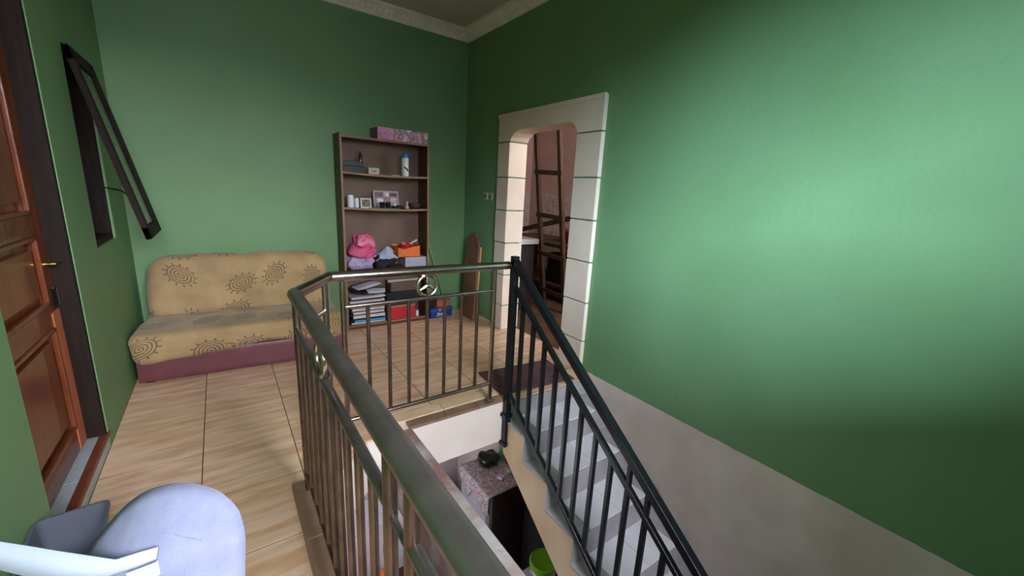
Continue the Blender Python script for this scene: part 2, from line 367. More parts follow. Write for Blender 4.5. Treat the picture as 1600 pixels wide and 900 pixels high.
# doorway surround of cream blocks with green joints
t1 = root_struct('trim_1')
OL, OR_, IL, IR, ZT, ZL = -0.70, -2.03, -0.885, -1.785, 2.085, 1.93
bm = bmesh.new()
box(bm, (-0.022, IL, 0), (0.14, OL-0.005, ZT-0.006)); box(bm, (-0.022, OR_+0.005, 0), (0.14, IR, ZT-0.006)); box(bm, (-0.022, OR_+0.005, ZL+0.006), (0.14, OL-0.005, ZT-0.006))
obj('joint_bed', bm, M_GGROUT, t1)
joints = [0.0, 0.26, 0.575, 0.895, 1.21, 1.52, 1.84]
for (u0, u1, inner) in ((IL, OL, IL), (OR_, IR, IR)):
    for z0, z1 in zip(joints, joints[1:]):
        bm = bmesh.new(); jit = random.uniform(-0.003, 0.003)
        s = -1 if inner == IL else 1
        a, b = (u0-0.008, u1) if inner == IL else (u0, u1+0.008)
        box(bm, (-0.032+jit, a, z0+0.005), (0.175, b, z1-0.005))
        obj('block', bm, M_CREAM, t1, bevel=0.005)
# lintel with chamfered haunches at both corners
bm = bmesh.new()
prism(bm, [(OL, ZT), (OR_, ZT), (OR_, 1.845), (IR+0.008, 1.845), (IR+0.03, 1.885), (IR+0.06, 1.915), (IR+0.10, 1.93), (IL-0.16, 1.93), (IL-0.09, 1.915), (IL-0.04, 1.88), (IL-0.008, 1.845), (OL, 1.845)], 0, -0.034, 0.175)
obj('lintel', bm, M_CREAM, t1, bevel=0.005)
bx('lintel_lip', (-0.042, OR_-0.004, ZT-0.03), (-0.02, OL+0.004, ZT+0.004), M_CREAM, t1, bevel=0.003)

# left door: dark frame, panelled leaf, sill
d1 = root_struct('door_1')
bm = bmesh.new()
box(bm, (XL-0.16, DF-0.03, 0.02), (XL-0.004, DF+0.0, 2.16)); box(bm, (XL-0.16, DN, 0.02), (XL-0.06, DN+0.03, 2.16)); box(bm, (XL-0.16, DN, 2.10), (XL-0.004, DF, 2.16))
obj('frame', bm, M_WOODD, d1, bevel=0.003)
LX0, LX1 = XL-0.112, XL-0.074          # leaf thickness
Y0, Y1, Z0, Z1 = DN+0.03, DF-0.03, 0.085, 2.10
leaf = bmesh.new()
for yy in ((Y0, Y0+0.11), (Y1-0.105, Y1)): box(leaf, (LX0, yy[0], Z0), (LX1, yy[1], Z1))
for zz in ((Z0, 0.20), (0.70, 0.80), (1.10, 1.19), (1.98, Z1)): box(leaf, (LX0, Y0+0.11, zz[0]), (LX1, Y1-0.105, zz[1]))
lf = obj('leaf', leaf, M_DOOR, d1, bevel=0.003)
for z0, z1 in ((0.20, 0.70), (0.80, 1.10), (1.19, 1.98)):
    bm = bmesh.new(); ya, yb = Y0+0.11, Y1-0.105
    box(bm, (LX0+0.008, ya, z0), (LX1-0.022, yb, z1))
    vs = box(bm, (LX1-0.022, ya+0.05, z0+0.05), (LX1-0.004, yb-0.05, z1-0.05))
    obj('panel', bm, M_DOOR, lf, bevel=0.012, seg=2)
    bm = bmesh.new()
    for a, b in (((ya, z0), (ya+0.018, z1)), ((yb-0.018, z0), (yb, z1)), ((ya, z0), (yb, z0+0.018)), ((ya, z1-0.018), (yb, z1))):
        box(bm, (LX1-0.012, a[0], a[1]), (LX1+0.008, b[0], b[1]))
    obj('moulding', bm, M_DOOR, lf, bevel=0.005)
bx('stile_patch', (LX1-0.002, Y1-0.10, Z0), (LX1+0.004, Y1-0.002, 0.76), M_DOORL, lf, bevel=0.002, label='pale orange unvarnished strip')
bx('lock_plate', (LX1-0.001, Y1-0.07, 0.775), (LX1+0.006, Y1-0.012, 0.86), M_WOODD, lf, bevel=0.002)
bm = bmesh.new(); tube(bm, [(LX1+0.003, Y1-0.04, 0.86), (LX1+0.007, Y1-0.04, 0.864), (LX1+0.007, Y1-0.01, 0.864), (LX1+0.007, Y1-0.006, 0.78)], 0.003, 6); obj('latch', bm, M_STEEL, lf)
bm = bmesh.new(); tube(bm, [(LX1, Y1-0.05, 0.97), (LX1+0.03, Y1-0.05, 0.97), (LX1+0.036, Y1-0.02, 0.97), (LX1+0.036, Y1+0.015, 0.968)], 0.006, 8); obj('handle', bm, M_BRASS, lf, smooth=True, label='small brass handle')
bm = bmesh.new(); box(bm, (XL-0.16, DN, 0.0), (XL-0.012, DF, 0.07)); obj('sill_base', bm, M_SLAB, d1)
for i in range(2): bx('sill_tile', (XL-0.16, DN+0.002+i*0.41, 0.07), (XL-0.030, DN+0.408+i*0.41, 0.082), M_SILL, d1, bevel=0.001)
bx('sill_edging', (XL-0.030, DN, 0.055), (XL+0.004, DF+0.03, 0.083), M_REDBR, d1, bevel=0.006)
bx('sill_riser', (XL-0.012, DN, 0.0), (XL-0.002, DF+0.02, 0.055), M_SILL, d1)

# awning window, sash hinged at the top and swung into the room
w1 = root_struct('window_1')
bm = bmesh.new()
for a, b in (((-1.02, 0.96), (-0.985, 1.99)), ((-0.535, 0.96), (-0.50, 1.99)), ((-1.02, 0.96), (-0.50, 0.995)), ((-1.02, 1.955), (-0.50, 1.99))):
    box(bm, (XL-0.10, a[0], a[1]), (XL-0.012, b[0], b[1]))
obj('frame', bm, M_WOODD, w1, bevel=0.003)
sm = Matrix.Translation((XL+0.012, 0, 1.985)) @ Matrix.Rotation(R(-12.0), 4, 'Y')
sash = bmesh.new()
for a, b in (((-1.018, -1.00), (-0.955, 0.0)), ((-0.565, -1.00), (-0.502, 0.0)), ((-1.018, -1.00), (-0.502, -0.93)), ((-1.018, -0.07), (-0.502, 0.0))):
    box(sash, (-0.014, a[0], a[1]), (0.014, b[0], b[1]), sm)
sh = obj('sash', sash, M_WOODD, w1, bevel=0.003)
bm = bmesh.new(); box(bm, (-0.003, -0.955, -0.93), (0.003, -0.565, -0.07), sm); 
M_PANE = mat('dim_window_glass', lin(60, 70, 62), lin(50, 58, 52), rough=0.1, scale=4)
M_PANE.node_tree.nodes['Principled BSDF'].inputs['Alpha'].default_value = 0.45
obj('pane', bm, M_PANE, sh)
bm = bmesh.new(); tube(bm, [(XL-0.03, -0.76, 1.30), (XL+0.10, -0.76, 1.27), (XL+0.148, -0.76, 1.22)], 0.005, 6); obj('stay', bm, M_BLACK, sh)

# the window in the wall behind the viewer that lets the daylight in
w2 = root_struct('window_2')
bm = bmesh.new()
for a, b in (((-2.78, 1.42), (-2.73, 2.74)), ((-1.05, 1.42), (-1.0, 2.74)), ((-2.78, 1.42), (-1.0, 1.47)), ((-2.78, 2.69), (-1.0, 2.74)), ((-1.91, 1.42), (-1.87, 2.74))):
    box(bm, (a[0], YF-0.11, a[1]), (b[0], YF-0.05, b[1]))
obj('frame', bm, M_WOODD, w2, bevel=0.003)

# near-black leaf and frame added as painted shade under the stairs, downstairs
d2 = root_struct('shade_panel')
bx('leaf', (-0.03, -2.05, ZLOW), (-0.002, -1.42, -1.2), mat('near_black_shade', lin(26, 20, 20), lin(18, 14, 14), rough=0.6), d2, bevel=0.003)
bx('frame', (-0.035, -1.42, ZLOW), (-0.002, -1.37, -1.15), M_WOODD, d2); bx('frame', (-0.035, -2.05, -1.2), (-0.002, -1.42, -1.15), M_WOODD, d2)
# kitchen behind the doorway
M_PINK = mat('kitchen_plaster', lin(206, 176, 166), lin(190, 160, 150), rough=0.8, scale=3)
kb = bmesh.new()
box(kb, (2.1, -2.6, 0), (2.2, 1.6, 2.7)); box(kb, (0.15, 1.5, 0), (2.1, 1.6, 2.7)); box(kb, (0.15, -2.6, 0), (2.1, -2.5, 2.7)); box(kb, (0.151, 0.15, 0), (0.16, 1.5, 2.7))
obj('wall_kitchen', kb, M_PINK, kind='structure')
bx('ceiling_kitchen', (0.15, -2.6, 2.7), (2.2, 1.6, 2.8), M_PINK, kind='structure')
fk = bx('floor_kitchen', (0.15, -2.6, -0.31), (2.2, 1.6, -0.004), mat('kitchen_floor', lin(120, 92, 72), lin(90, 66, 52), rough=0.5, scale=5), kind='structure')
bx('doorway_floor', (0.0, -1.785, -0.012), (0.15, -0.885, 0.0), M_TILE, floor)
wt = root_struct('trim_5')
M_KT = mat('speckled_kitchen_tile', lin(206, 190, 182), lin(150, 128, 118), rough=0.3, scale=26, lo=0.52, hi=0.66)
for j in range(7):
    for i in range(10):
        y0 = -0.75+i*0.2
        bx('tile', (2.09, y0+0.002, j*0.2+0.002), (2.1, y0+0.198, j*0.2+0.198), M_KT, wt)
for j in range(7):
    for i in range(8):
        x0 = 0.5+i*0.2
        bx('tile', (x0+0.002, 1.49, j*0.2+0.002), (x0+0.198, 1.5, j*0.2+0.198), M_KT, wt)

# ------------------------------------------------------------------ staircase
st = thing('staircase', (-0.4, -2.33, -0.15), 'tiled staircase descending along the right wall with white treads', 'staircase')
SY, SZ, RUN, RISE, NST, SX = -2.33, -0.15, 0.253, 0.183, 15, -0.80
def L2(x, y, z): return (x+0.4, y-SY, z-SZ)
zig = [(-2.106, -0.012)]
zig = []
for k in range(NST):
    y1 = SY-RUN*k; y0 = y1+(RUN if k else 0.23); z = SZ-RISE*k
    zig += [(y0, z-0.015), (y1, z-0.015)]
# body: stepped top, sloped soffit
yE = SY-RUN*(NST-1); zE = SZ-RISE*(NST-1)
poly = [(a-SY, b-SZ) for a, b in zig]
body = [(-2.106-SY, -0.02-SZ)]+poly[0:]+[(yE-SY, ZLOW-SZ), (yE-SY+0.35, ZLOW-SZ), (-2.106-SY, -0.40-SZ)]
bm = bmesh.new(); prism(bm, body, 0, SX+0.4, 0.398); obj('stair_body', bm, M_STC, st)
for k in range(NST):
    y1 = SY-RUN*k; y0 = y1+(RUN if k else 0.224); z = SZ-RISE*k
    for (xa, xb, mm) in ((SX-0.003, -0.665, M_STG), (-0.662, -0.402, M_STT), (-0.399, -0.142, M_STT), (-0.139, -0.001, M_STG)):
        bm = bmesh.new(); box(bm, L2(xa, y1-0.006, z-0.015), L2(xb, y0, z)); obj('tread_tile', bm, mm, st, bevel=0.002)
    for (xa, xb) in ((SX, -0.402), (-0.399, -0.001)):
        bm = bmesh.new(); box(bm, L2(xa, y0-0.010, z+0.001), L2(xb, y0, z+(RISE if k else 0.14)-0.016)); obj('riser_tile', bm, M_STG, st)

# ------------------------------------------------------------------ stainless railing
ra = thing('stainless_railing', (-2.06, -2.40, 0.0), 'stainless steel balustrade with a round handrail around the stair void', 'railing')
def RL(*p): return tuple(Vector(p)-Vector((-2.06, -2.40, 0.0)))
HR, ZH = 0.026, 0.937
YBK, XLF = -2.075, -2.062
def part_tube(name, pts, r, m_=M_STEEL, n=12, parent=ra):
    bm = bmesh.new(); tube(bm, [RL(*p) for p in pts], r, n); return obj(name, bm, m_, parent, smooth=True)
c1, c2 = (-1.875, YBK, ZH), (XLF, -2.36, ZH)
part_tube('handrail', [(-0.822, YBK-0.02, ZH), c1], HR, M_STEEL, 20)
part_tube('handrail', [c1, c2], HR*1.005, M_STEEL, 20)
part_tube('handrail', [c2, (XLF, -5.58, ZH)], HR, M_STEELD, 20)
for c in (c1, c2):
    bm = bmesh.new(); bmesh.ops.create_uvsphere(bm, u_segments=20, v_segments=12, radius=HR*1.01, matrix=Matrix.Translation(RL(*c))); obj('handrail_joint', bm, M_STEELD, ra, smooth=True)
# back panel
for x in (-1.815, -0.912):
    part_tube('post', [(x, YBK, 0.008), (x, YBK, ZH-0.01)], 0.0145)
    bm = bmesh.new(); lathe(bm, [(0, 0.006), (0.03, 0.006), (0.03, 0.014), (0.017, 0.02), (0, 0.02)], RL(x, YBK, 0.006)); obj('base_flange', bm, M_STEELD, ra, smooth=True)
part_tube('mid_rail', [(-1.812, YBK, 0.777), (-0.914, YBK, 0.777)], 0.011)
part_tube('bottom_rail', [(-1.812, YBK, 0.142), (-0.914, YBK, 0.142)], 0.012)
for x in (-1.694, -1.583, -1.473, -1.363, -1.253, -1.143, -1.032):
    part_tube('baluster', [(x, YBK, 0.142), (x, YBK, 0.777)], 0.0105, M_STEELB)
def wheel(c, axis):
    """ornamental ring with three tapered spokes"""
    bm = bmesh.new(); Rr = 0.058; c = Vector(RL(*c))
    def P(t, r): return c+(Vector((math.cos(t)*r, 0, math.sin(t)*r)) if axis == 'y' else Vector((0, math.cos(t)*r, math.sin(t)*r)))
    n = 32; ring = [P(2*math.pi*i/n, Rr) for i in range(n)]
    nn = Vector((0, 1, 0)) if axis == 'y' else Vector((1, 0, 0))
    rings = []
    for i in range(n):
        rad = (ring[i]-c).normalized(); rings.append([bm.verts.new(ring[i]+(rad*math.cos(a)+nn*math.sin(a)*1.4)*0.0105) for a in [2*math.pi*j/8 for j in range(8)]])
    for i in range(n):
        a, b = rings[i], rings[(i+1) % n]
        for j in range(8): bm.faces.new((a[j], a[(j+1) % 8], b[(j+1) % 8], b[j]))
    w_ = obj('ring_ornament', bm, M_STEEL, ra, smooth=True)
    for s in range(3):
        t = math.pi/2+s*2*math.pi/3; bm = bmesh.new(); tube(bm, [P(t, 0.0), P(t, 0.02), P(t, Rr)], [0.010, 0.011, 0.004], 8); obj('spoke', bm, M_STEEL, w_, smooth=True)
wheel((-1.364, YBK, 0.850), 'y')
# chamfer post
part_tube('post', [(-1.905, -2.125, 0.0), (-1.905, -2.125, ZH-0.01)], 0.0145)
part_tube('mid_rail', [(-1.905, -2.125, 0.785), (-2.0, -2.268, 0.785)], 0.0105)
# left run
ZM = 0.790
part_tube('post', [(XLF, -2.375, 0.0), (XLF, -2.375, ZH-0.01)], 0.0145, M_STEELB)
part_tube('mid_rail', [(XLF, -2.375, ZM), (XLF, -3.49, ZM)], 0.0135, M_STEELD)
part_tube('bottom_rail', [(XLF, -2.375, 0.115), (XLF, -5.5, 0.115)], 0.012, M_STEELB)
y = -2.375
while y > -3.40:
    y -= 0.1115
    if y < -3.43: break
    part_tube('baluster', [(XLF, y, 0.115), (XLF, y, ZM)], 0.0105, M_STEELB)
part_tube('post', [(XLF, -3.492, 0.03), (XLF, -3.492, ZH-0.01)], 0.0145, M_STEELB)
part_tube('connector', [(XLF, -3.49, ZM-0.02), (XLF, -3.60, ZM-0.02)], 0.007, M_STEELD)
part_tube('post', [(XLF, -3.602, 0.03), (XLF, -3.602, ZH-0.01)], 0.0145, M_STEELB)
part_tube('mid_rail', [(XLF, -3.60, ZM), (XLF, -5.5, ZM)], 0.0135, M_STEELD)
for i in range(1, 16):
    yy = -3.602-0.115*i
    part_tube('baluster', [(XLF, yy, 0.115), (XLF, yy, ZM)], 0.0105, M_STEELB)
part_tube('post', [(XLF, -5.5, 0.03), (XLF, -5.5, ZH-0.01)], 0.0145, M_STEELB)
wheel((XLF, -2.885, 0.862), 'x')

# ------------------------------------------------------------------ black stair railing
br = thing('stair_railing', (SX, -2.125, -0.33), 'black painted steel stair railing with square bars and a newel post', 'railing')
def BL(x, y, z): return (x-SX, y+2.125, z+0.33)
def part_bar(name, p, q, a, b=None, ref=(1, 0, 0), bev=0.003):
    bm = bmesh.new(); bar(bm, BL(*p), BL(*q), a, b, ref); return obj(name, bm, M_BLACK, br, bevel=bev)
SL = 0.765
NY = -2.128
part_bar('newel_post', (SX, NY, -0.34), (SX, NY, 0.998), 0.042)
zt = lambda y: 0.968-SL*(NY-y); zm = lambda y: 0.815-SL*(NY-y); zb = lambda y: 0.075-SL*(NY-y)
YE = -5.1
part_bar('top_rail', (SX, NY, zt(NY)), (SX, YE, zt(YE)), 0.042)
part_bar('mid_rail', (SX, NY, zm(NY)), (SX, YE, zm(YE)), 0.028)
part_bar('bottom_rail', (SX, NY, zb(NY)), (SX, YE, zb(YE)), 0.028)
for i in range(1, 26):
    yy = NY-0.113*i
    if i % 9 == 0 or i in (10,):
        part_bar('baluster', (SX, yy, zb(yy)), (SX, yy, zt(yy)), 0.024)
    else:
        part_bar('baluster', (SX, yy, zb(yy)), (SX, yy, zm(yy)), 0.024)
part_bar('end_post', (SX, YE, zb(YE)-0.5), (SX, YE, zt(YE)), 0.04)
for z in (-0.10, -0.315):
    bm = bmesh.new(); box(bm, BL(SX-0.035, -2.106, z-0.014), BL(SX+0.035, -2.100, z+0.014)); box(bm, BL(SX-0.030, NY-0.028, z-0.014), BL(SX+0.030, -2.104, z+0.014)); obj('bracket', bm, M_BLACK, br, bevel=0.002)

# ------------------------------------------------------------------ sofa
so = thing('sofa', (-2.165, -0.415, 0.0), 'low two-seat sofa in a mustard medallion-print cover on a maroon base', 'sofa', rz=R(-3.2))
def nz3(p, s, k): return Vector((noise.noise(p*s), noise.noise(p*s+Vector((7, 1, 3))), noise.noise(p*s+Vector((2, 9, 5)))))*k
bm = bmesh.new(); rbox(bm, (0, -0.01, 0.105), (1.28, 0.70, 0.19), 0.02, 8); obj('base', bm, M_MAROON, so, smooth=True)
for sx in (-0.58, 0.58):
    for sy in (-0.30, 0.28): bx('foot', (sx-0.025, sy-0.025, 0.0), (sx+0.025, sy+0.025, 0.02), M_BLACK, so)
def uv_from(o, f):
    me = o.data; ul = me.uv_layers.new(name='UVMap')
    for p in me.polygons:
        for li in p.loop_indices: ul.data[li].uv = f(me.vertices[me.loops[li].vertex_index].co)
def seat_fn(q):
    q = q+nz3(q, 4.5, 0.014)+nz3(Vector((q.x*5, q.y*14, q.z*10)), 1.0, 0.007)
    if q.z > 0: q.z -= 0.035*max(0, (q.y+0.1))*1.5        # dips towards the back
    if q.z < -0.04: q.z += 0.022*math.sin(q.x*5.2+1.0)-0.014*(q.x < -0.3)+0.02*max(0, q.x)  # wavy hem
    return q
bm = bmesh.new(); rbox(bm, (0, -0.045, 0.265), (1.31, 0.70, 0.19), 0.07, 26, seat_fn)
o = obj('seat_cover', bm, M_CLOTH, so, smooth=True); uv_from(o, lambda c: (c.x+3.03, c.y+c.z+2.60))
def back_fn(q):
    d = math.exp(-((q.x-0.02)/0.05)**2)
    t = (q.z+0.23)/0.46
    q = q+nz3(q, 3.5, 0.016)+nz3(Vector((q.x*11, q.y*8, q.z*4)), 1.0, 0.006)
    if q.y < 0: q.y += 0.025*d
    if q.z > 0.05: q.z -= 0.022*d + 0.03*(abs(q.x)/0.6)**6
    q.y += 0.13*max(0, t)
    q.x *= 1-0.03*t
    return q
bm = bmesh.new(); rbox(bm, (0, 0.175, 0.545), (1.27, 0.19, 0.47), 0.085, 26, back_fn)
o = obj('back_cover', bm, M_CLOTH, so, smooth=True); uv_from(o, lambda c: (c.x+0.13, c.z+c.y*0.3+0.62))

# ------------------------------------------------------------------ bookshelf
bs = thing('bookshelf', (-0.96, -0.125, 0.0), 'tall dark brown open bookshelf cluttered with household things', 'bookshelf')
YS0, YS1 = -0.245, -0.008; XA, XB = -1.378, -0.543
def SLc(p): return Vector(p)-Vector((-0.96, -0.125, 0.0))
def sbox(name, a, b, m_, bev=0.0015, parent=bs):
    bm = bmesh.new(); box(bm, SLc(a), SLc(b)); return obj(name, bm, m_, parent, bevel=bev)
for x0, x1 in ((XA, XA+0.018), (XB-0.018, XB)):
    sp = sbox('side_panel', (x0, YS0, 0.0), (x1, YS1, 1.815), M_SHELF)
    sbox('edge_strip', (x0, YS0-0.002, 0.0), (x1, YS0, 1.815), M_SHELFE, 0, sp)
sbox('back_panel', (XA+0.018, YS1-0.006, 0.03), (XB-0.018, YS1, 1.79), M_SHELFB)
def shelf(z, sag):
    bm = bmesh.new(); n = 12; xa, xb = XA+0.018, XB-0.018; rows = []
    for i in range(n+1):
        x = xa+(xb-xa)*i/n; dz = -sag*math.sin(math.pi*i/n)
        rows.append([bm.verts.new(SLc((x, yy, z+zz+dz))) for yy, zz in ((YS0+0.002, -0.018), (YS0+0.002, 0), (YS1-0.006, 0), (YS1-0.006, -0.018))])
    for a, b in zip(rows, rows[1:]):
        for j in range(4): bm.faces.new((a[j], a[(j+1) % 4], b[(j+1) % 4], b[j]))
    bm.faces.new(rows[0]); bm.faces.new(rows[-1])
    s = obj('shelf', bm, M_SHELF, bs)
    bm = bmesh.new(); pr_ = None
    for i in range(n+1):
        x = xa+(xb-xa)*i/n; dz = -sag*math.sin(math.pi*i/n)
        cur = [bm.verts.new(SLc((x, YS0+0.0005, z+zz+dz))) for zz in (-0.018, 0)]
        if pr_: bm.faces.new((pr_[0], cur[0], cur[1], pr_[1]))
        pr_ = cur
    obj('edge_strip', bm, M_SHELFE, s)
ZS = dict(top=1.795, a=1.488, b=1.175, c=0.590, d=0.262, e=0.048)
shelf(ZS['top'], 0.0); shelf(ZS['a'], 0.010); shelf(ZS['b'], 0.010); shelf(ZS['c'], 0.003); shelf(ZS['d'], 0.003); shelf(ZS['e'], 0.0)
sbox('plinth', (XA+0.018, YS0+0.01, 0.0), (XB-0.018, YS0+0.02, 0.03), M_SHELF)

def nmat(name, *cols, scale=14, rough=0.55):
    """printed paper: noise through a multi-stop ramp"""
    M = mat(name, lin(*cols[0]), lin(*cols[-1]), rough=rough, scale=scale, detail=2, lo=0.3, hi=0.7)
    rp = [n for n in M.node_tree.nodes if n.type == 'VALTORGB'][0].color_ramp
    for i, c in enumerate(cols[1:-1]):
        e = rp.elements.new(0.3+0.4*(i+1)/(len(cols)-1)); e.color = lin(*c)
    return M
# pink carton on top
ct = thing('carton', (-0.80, -0.13, ZS['top']), 'long pink printed carton lying on top of the bookshelf', 'box')
bm = bmesh.new(); box(bm, (-0.245, -0.11, 0), (0.245, 0.11, 0.108)); obj('carton_body', bm, mat('carton_side', lin(150, 96, 118), lin(120, 76, 96), rough=0.5, scale=6), ct, bevel=0.003)
bm = bmesh.new(); box(bm, (-0.243, -0.113, 0.003), (-0.10, -0.1095, 0.106)); obj('printed_panel', bm, nmat('pink_print', (198, 130, 176), (214, 150, 190), (176, 104, 150), (206, 170, 186), scale=10), ct)
bm = bmesh.new(); box(bm, (-0.10, -0.113, 0.003), (0.243, -0.1095, 0.106)); obj('printed_panel', bm, nmat('pale_pink_print', (222, 208, 220), (196, 160, 186), (130, 96, 96), (232, 222, 228), scale=13), ct)

FR = YS0+0.03
# first shelf
za = ZS['a']-0.004
zb1 = za-0.002
boxthing('disc_player', (-1.352, -0.225, za), (-1.150, -0.03, za+0.055), flat('black_plastic', (30, 32, 34), 0.35), 'thick black plastic case at the bottom of the top-shelf pile', 'case')
boxthing('disc_player', (-1.352, -0.215, za+0.056), (-1.165, -0.04, za+0.098), flat('charcoal_plastic', (46, 48, 50), 0.3), 'thin charcoal case resting on the thick black case', 'case')
bm = bmesh.new(); lathe(bm, [(0, 0), (0.016, 0), (0.016, 0.06), (0.007, 0.075), (0.007, 0.10), (0, 0.10)]); o = obj('small_bottle', bm, flat('dark_bottle', (44, 38, 34), 0.2), smooth=True); o.location = (-1.190, -0.19, za+0.098); tag(o, 'small dark bottle standing on the charcoal case', 'bottle')
bt = thing('card_box', (-1.075, -0.19, za-0.004), 'small off-white card box beside the black cases', 'box'); bm = bmesh.new(); box(bm, (-0.05, -0.02, 0), (0.05, 0.02, 0.058)); obj('card_body', bm, flat('offwhite_card', (196, 188, 182)), bt, bevel=0.002); bm = bmesh.new(); box(bm, (-0.02, -0.0215, 0.022), (0.022, -0.0195, 0.034)); obj('printed_mark', bm, flat('grey_ink', (120, 112, 110)), bt)
boxthing('flat_packet', (-0.905, -0.215, za-0.009), (-0.825, -0.16, za+0.004), flat('packet', (170, 158, 146)), 'thin beige packet lying flat left of the spray can', 'packet')
boxthing('flat_packet', (-1.018, -0.215, za-0.008), (-0.965, -0.17, za+0.002), flat('packet2', (110, 96, 88)), 'thin brown packet lying flat right of the card box', 'packet')
sc = thing('spray_can', (-0.768, -0.19, za-0.004), 'tall white spray can with a blue cap', 'can')
bm = bmesh.new(); lathe(bm, [(0, 0), (0.033, 0), (0.034, 0.004), (0.034, 0.165), (0.031, 0.172), (0, 0.172)]); obj('can_body', bm, flat('white_can', (232, 234, 236), 0.3), sc, smooth=True)
bm = bmesh.new(); lathe(bm, [(0, 0.172), (0.033, 0.172), (0.033, 0.208), (0.029, 0.214), (0, 0.214)]); obj('cap', bm, flat('blue_cap', (36, 118, 196), 0.35), sc, smooth=True)
bm = bmesh.new()
for k in range(5):
    a = -2.2+0.26*k; bar(bm, (0.0345*math.cos(a), 0.0345*math.sin(a), 0.088-0.008*k+0.006*(k % 2)), (0.0345*math.cos(a+0.27), 0.0345*math.sin(a+0.27), 0.080-0.008*k+0.006*((k+1) % 2)), 0.002, 0.016, ref=(math.cos(a), math.sin(a), 0))
obj('label_mark', bm, flat('black_ink', (22, 22, 24)), sc)
# second shelf
zb_ = ZS['b']
for x, r, h, lab in ((-1.292, 0.029, 0.112, 'taller white plastic bottle at the left end of the second shelf'), (-1.238, 0.020, 0.086, 'shorter white plastic bottle next to the taller one')):
    o = thing('plastic_bottle', (x, -0.2, zb_-0.003), lab, 'bottle')
    bm = bmesh.new(); lathe(bm, [(0, 0), (r, 0), (r, h*0.78), (r*0.85, h*0.84), (0, h*0.84)]); obj('bottle_body', bm, flat('lilac_white_plastic', (222, 222, 240), 0.35), o, smooth=True)
    bm = bmesh.new(); lathe(bm, [(0, h*0.84), (r*0.88, h*0.84), (r*0.88, h), (0, h)]); obj('cap', bm, flat('white_cap', (236, 236, 244), 0.35), o, smooth=True)
def frame(x, y, z, wd, ht, tilt, border, fm, pm, label, name='photo_frame', bw=None):
    o = thing(name, (x, y, z), label, 'picture frame'); o.rotation_euler = (R(tilt), 0, 0)
    bm = bmesh.new(); bw = border
    for a, b in (((-wd/2, 0), (-wd/2+bw, ht)), ((wd/2-bw, 0), (wd/2, ht)), ((-wd/2, 0), (wd/2, bw)), ((-wd/2, ht-bw), (wd/2, ht))): box(bm, (a[0], -0.006, a[1]), (b[0], 0.006, b[1]))
    obj('frame', bm, fm, o, bevel=0.001)
    bm = bmesh.new(); box(bm, (-wd/2+bw, -0.002, bw), (wd/2-bw, 0.003, ht-bw)); obj('picture', bm, pm, o)
    return o
frame(-1.155, -0.205, zb_-0.007, 0.10, 0.092, -8, 0.012, flat('pearl_frame', (214, 206, 196), 0.4), nmat('dark_photo', (60, 56, 54), (120, 112, 104), (40, 40, 40), scale=30), 'small square photo frame with a pale border')
co = frame(-0.930, -0.115, zb_-0.008, 0.25, 0.168, -12, 0.010, flat('mauve_frame', (182, 164, 172), 0.4), flat('mauve_card', (150, 128, 140)), 'large collage frame of small photos at the back of the second shelf')
ph = [(-0.105, 0.11, 0.075, 0.042, (90, 78, 82)), (-0.02, 0.115, 0.05, 0.038, (196, 180, 192)), (0.04, 0.118, 0.07, 0.03, (44, 40, 46)), (-0.09, 0.055, 0.06, 0.038, (206, 196, 204)), (-0.015, 0.07, 0.05, 0.03, (120, 100, 110)), (0.045, 0.065, 0.055, 0.036, (176, 156, 168)), (-0.02, 0.022, 0.05, 0.034, (168, 150, 160)), (0.045, 0.02, 0.055, 0.034, (200, 184, 196))]
for x, z, w_, h_, c in ph:
    bm = bmesh.new(); box(bm, (x, -0.0045, z), (x+w_, -0.0015, z+h_)); obj('photo', bm, nmat('photo_%d_%d' % (c[0], int(x*1000)), c, tuple(min(255, v+30) for v in c), tuple(int(v*0.6) for v in c), scale=40), co)
boxthing('tray_mat', (-1.13, -0.232, zb_-0.010), (-0.835, -0.10, zb_+0.0), flat('green_plastic', (60, 120, 76), 0.5), 'flat green plastic mat under the mugs', 'mat', bevel=0.001)
for x, y_, lab in ((-1.005, -0.205, 'black mug with a pale handle, nearer the small photo frame'), (-0.945, -0.195, 'black mug with a pale handle, in front of the middle of the collage')):
    o = thing('mug', (x, y_, zb_+0.0), lab, 'mug')
    bm = bmesh.new(); lathe(bm, [(0, 0), (0.022, 0), (0.026, 0.02), (0.027, 0.055), (0.024, 0.055), (0.022, 0.008), (0, 0.008)]); obj('cup', bm, flat('black_ceramic', (22, 24, 26), 0.2), o, smooth=True)
    bm = bmesh.new(); tube(bm, [(-0.024, -0.008, 0.012), (-0.036, -0.012, 0.018), (-0.038, -0.012, 0.034), (-0.034, -0.011, 0.046), (-0.025, -0.008, 0.050)], 0.0035, 8); obj('handle', bm, flat('pale_handle', (196, 184, 160), 0.4), o, smooth=True)
def lump(name, c, s, r, m_, label, cat, k=0.02, sc_=9, n=9, seed=0, group=None, fn=None):
    """soft crumpled thing standing on its base"""
    def f(q):
        q = q+nz3(q+Vector((seed*3.1, seed, 0)), sc_, k)
        if fn: q = fn(q)
        q.z = max(q.z, -s[2]/2); return q
    bm = bmesh.new(); rbox(bm, (0, 0, s[2]/2), s, r, n, f); o = obj(name, bm, m_, smooth=True); o.location = c; return tag(o, label, cat, group)
bm = bmesh.new(); lathe(bm, [(0, 0), (0.034, 0), (0.037, 0.018), (0.030, 0.022), (0, 0.016)]); o = obj('ashtray', bm, flat('black_dish', (26, 26, 28), 0.3), smooth=True); o.location = (-0.875, -0.19, zb_-0.001); tag(o, 'low black dish right of the mugs', 'dish')
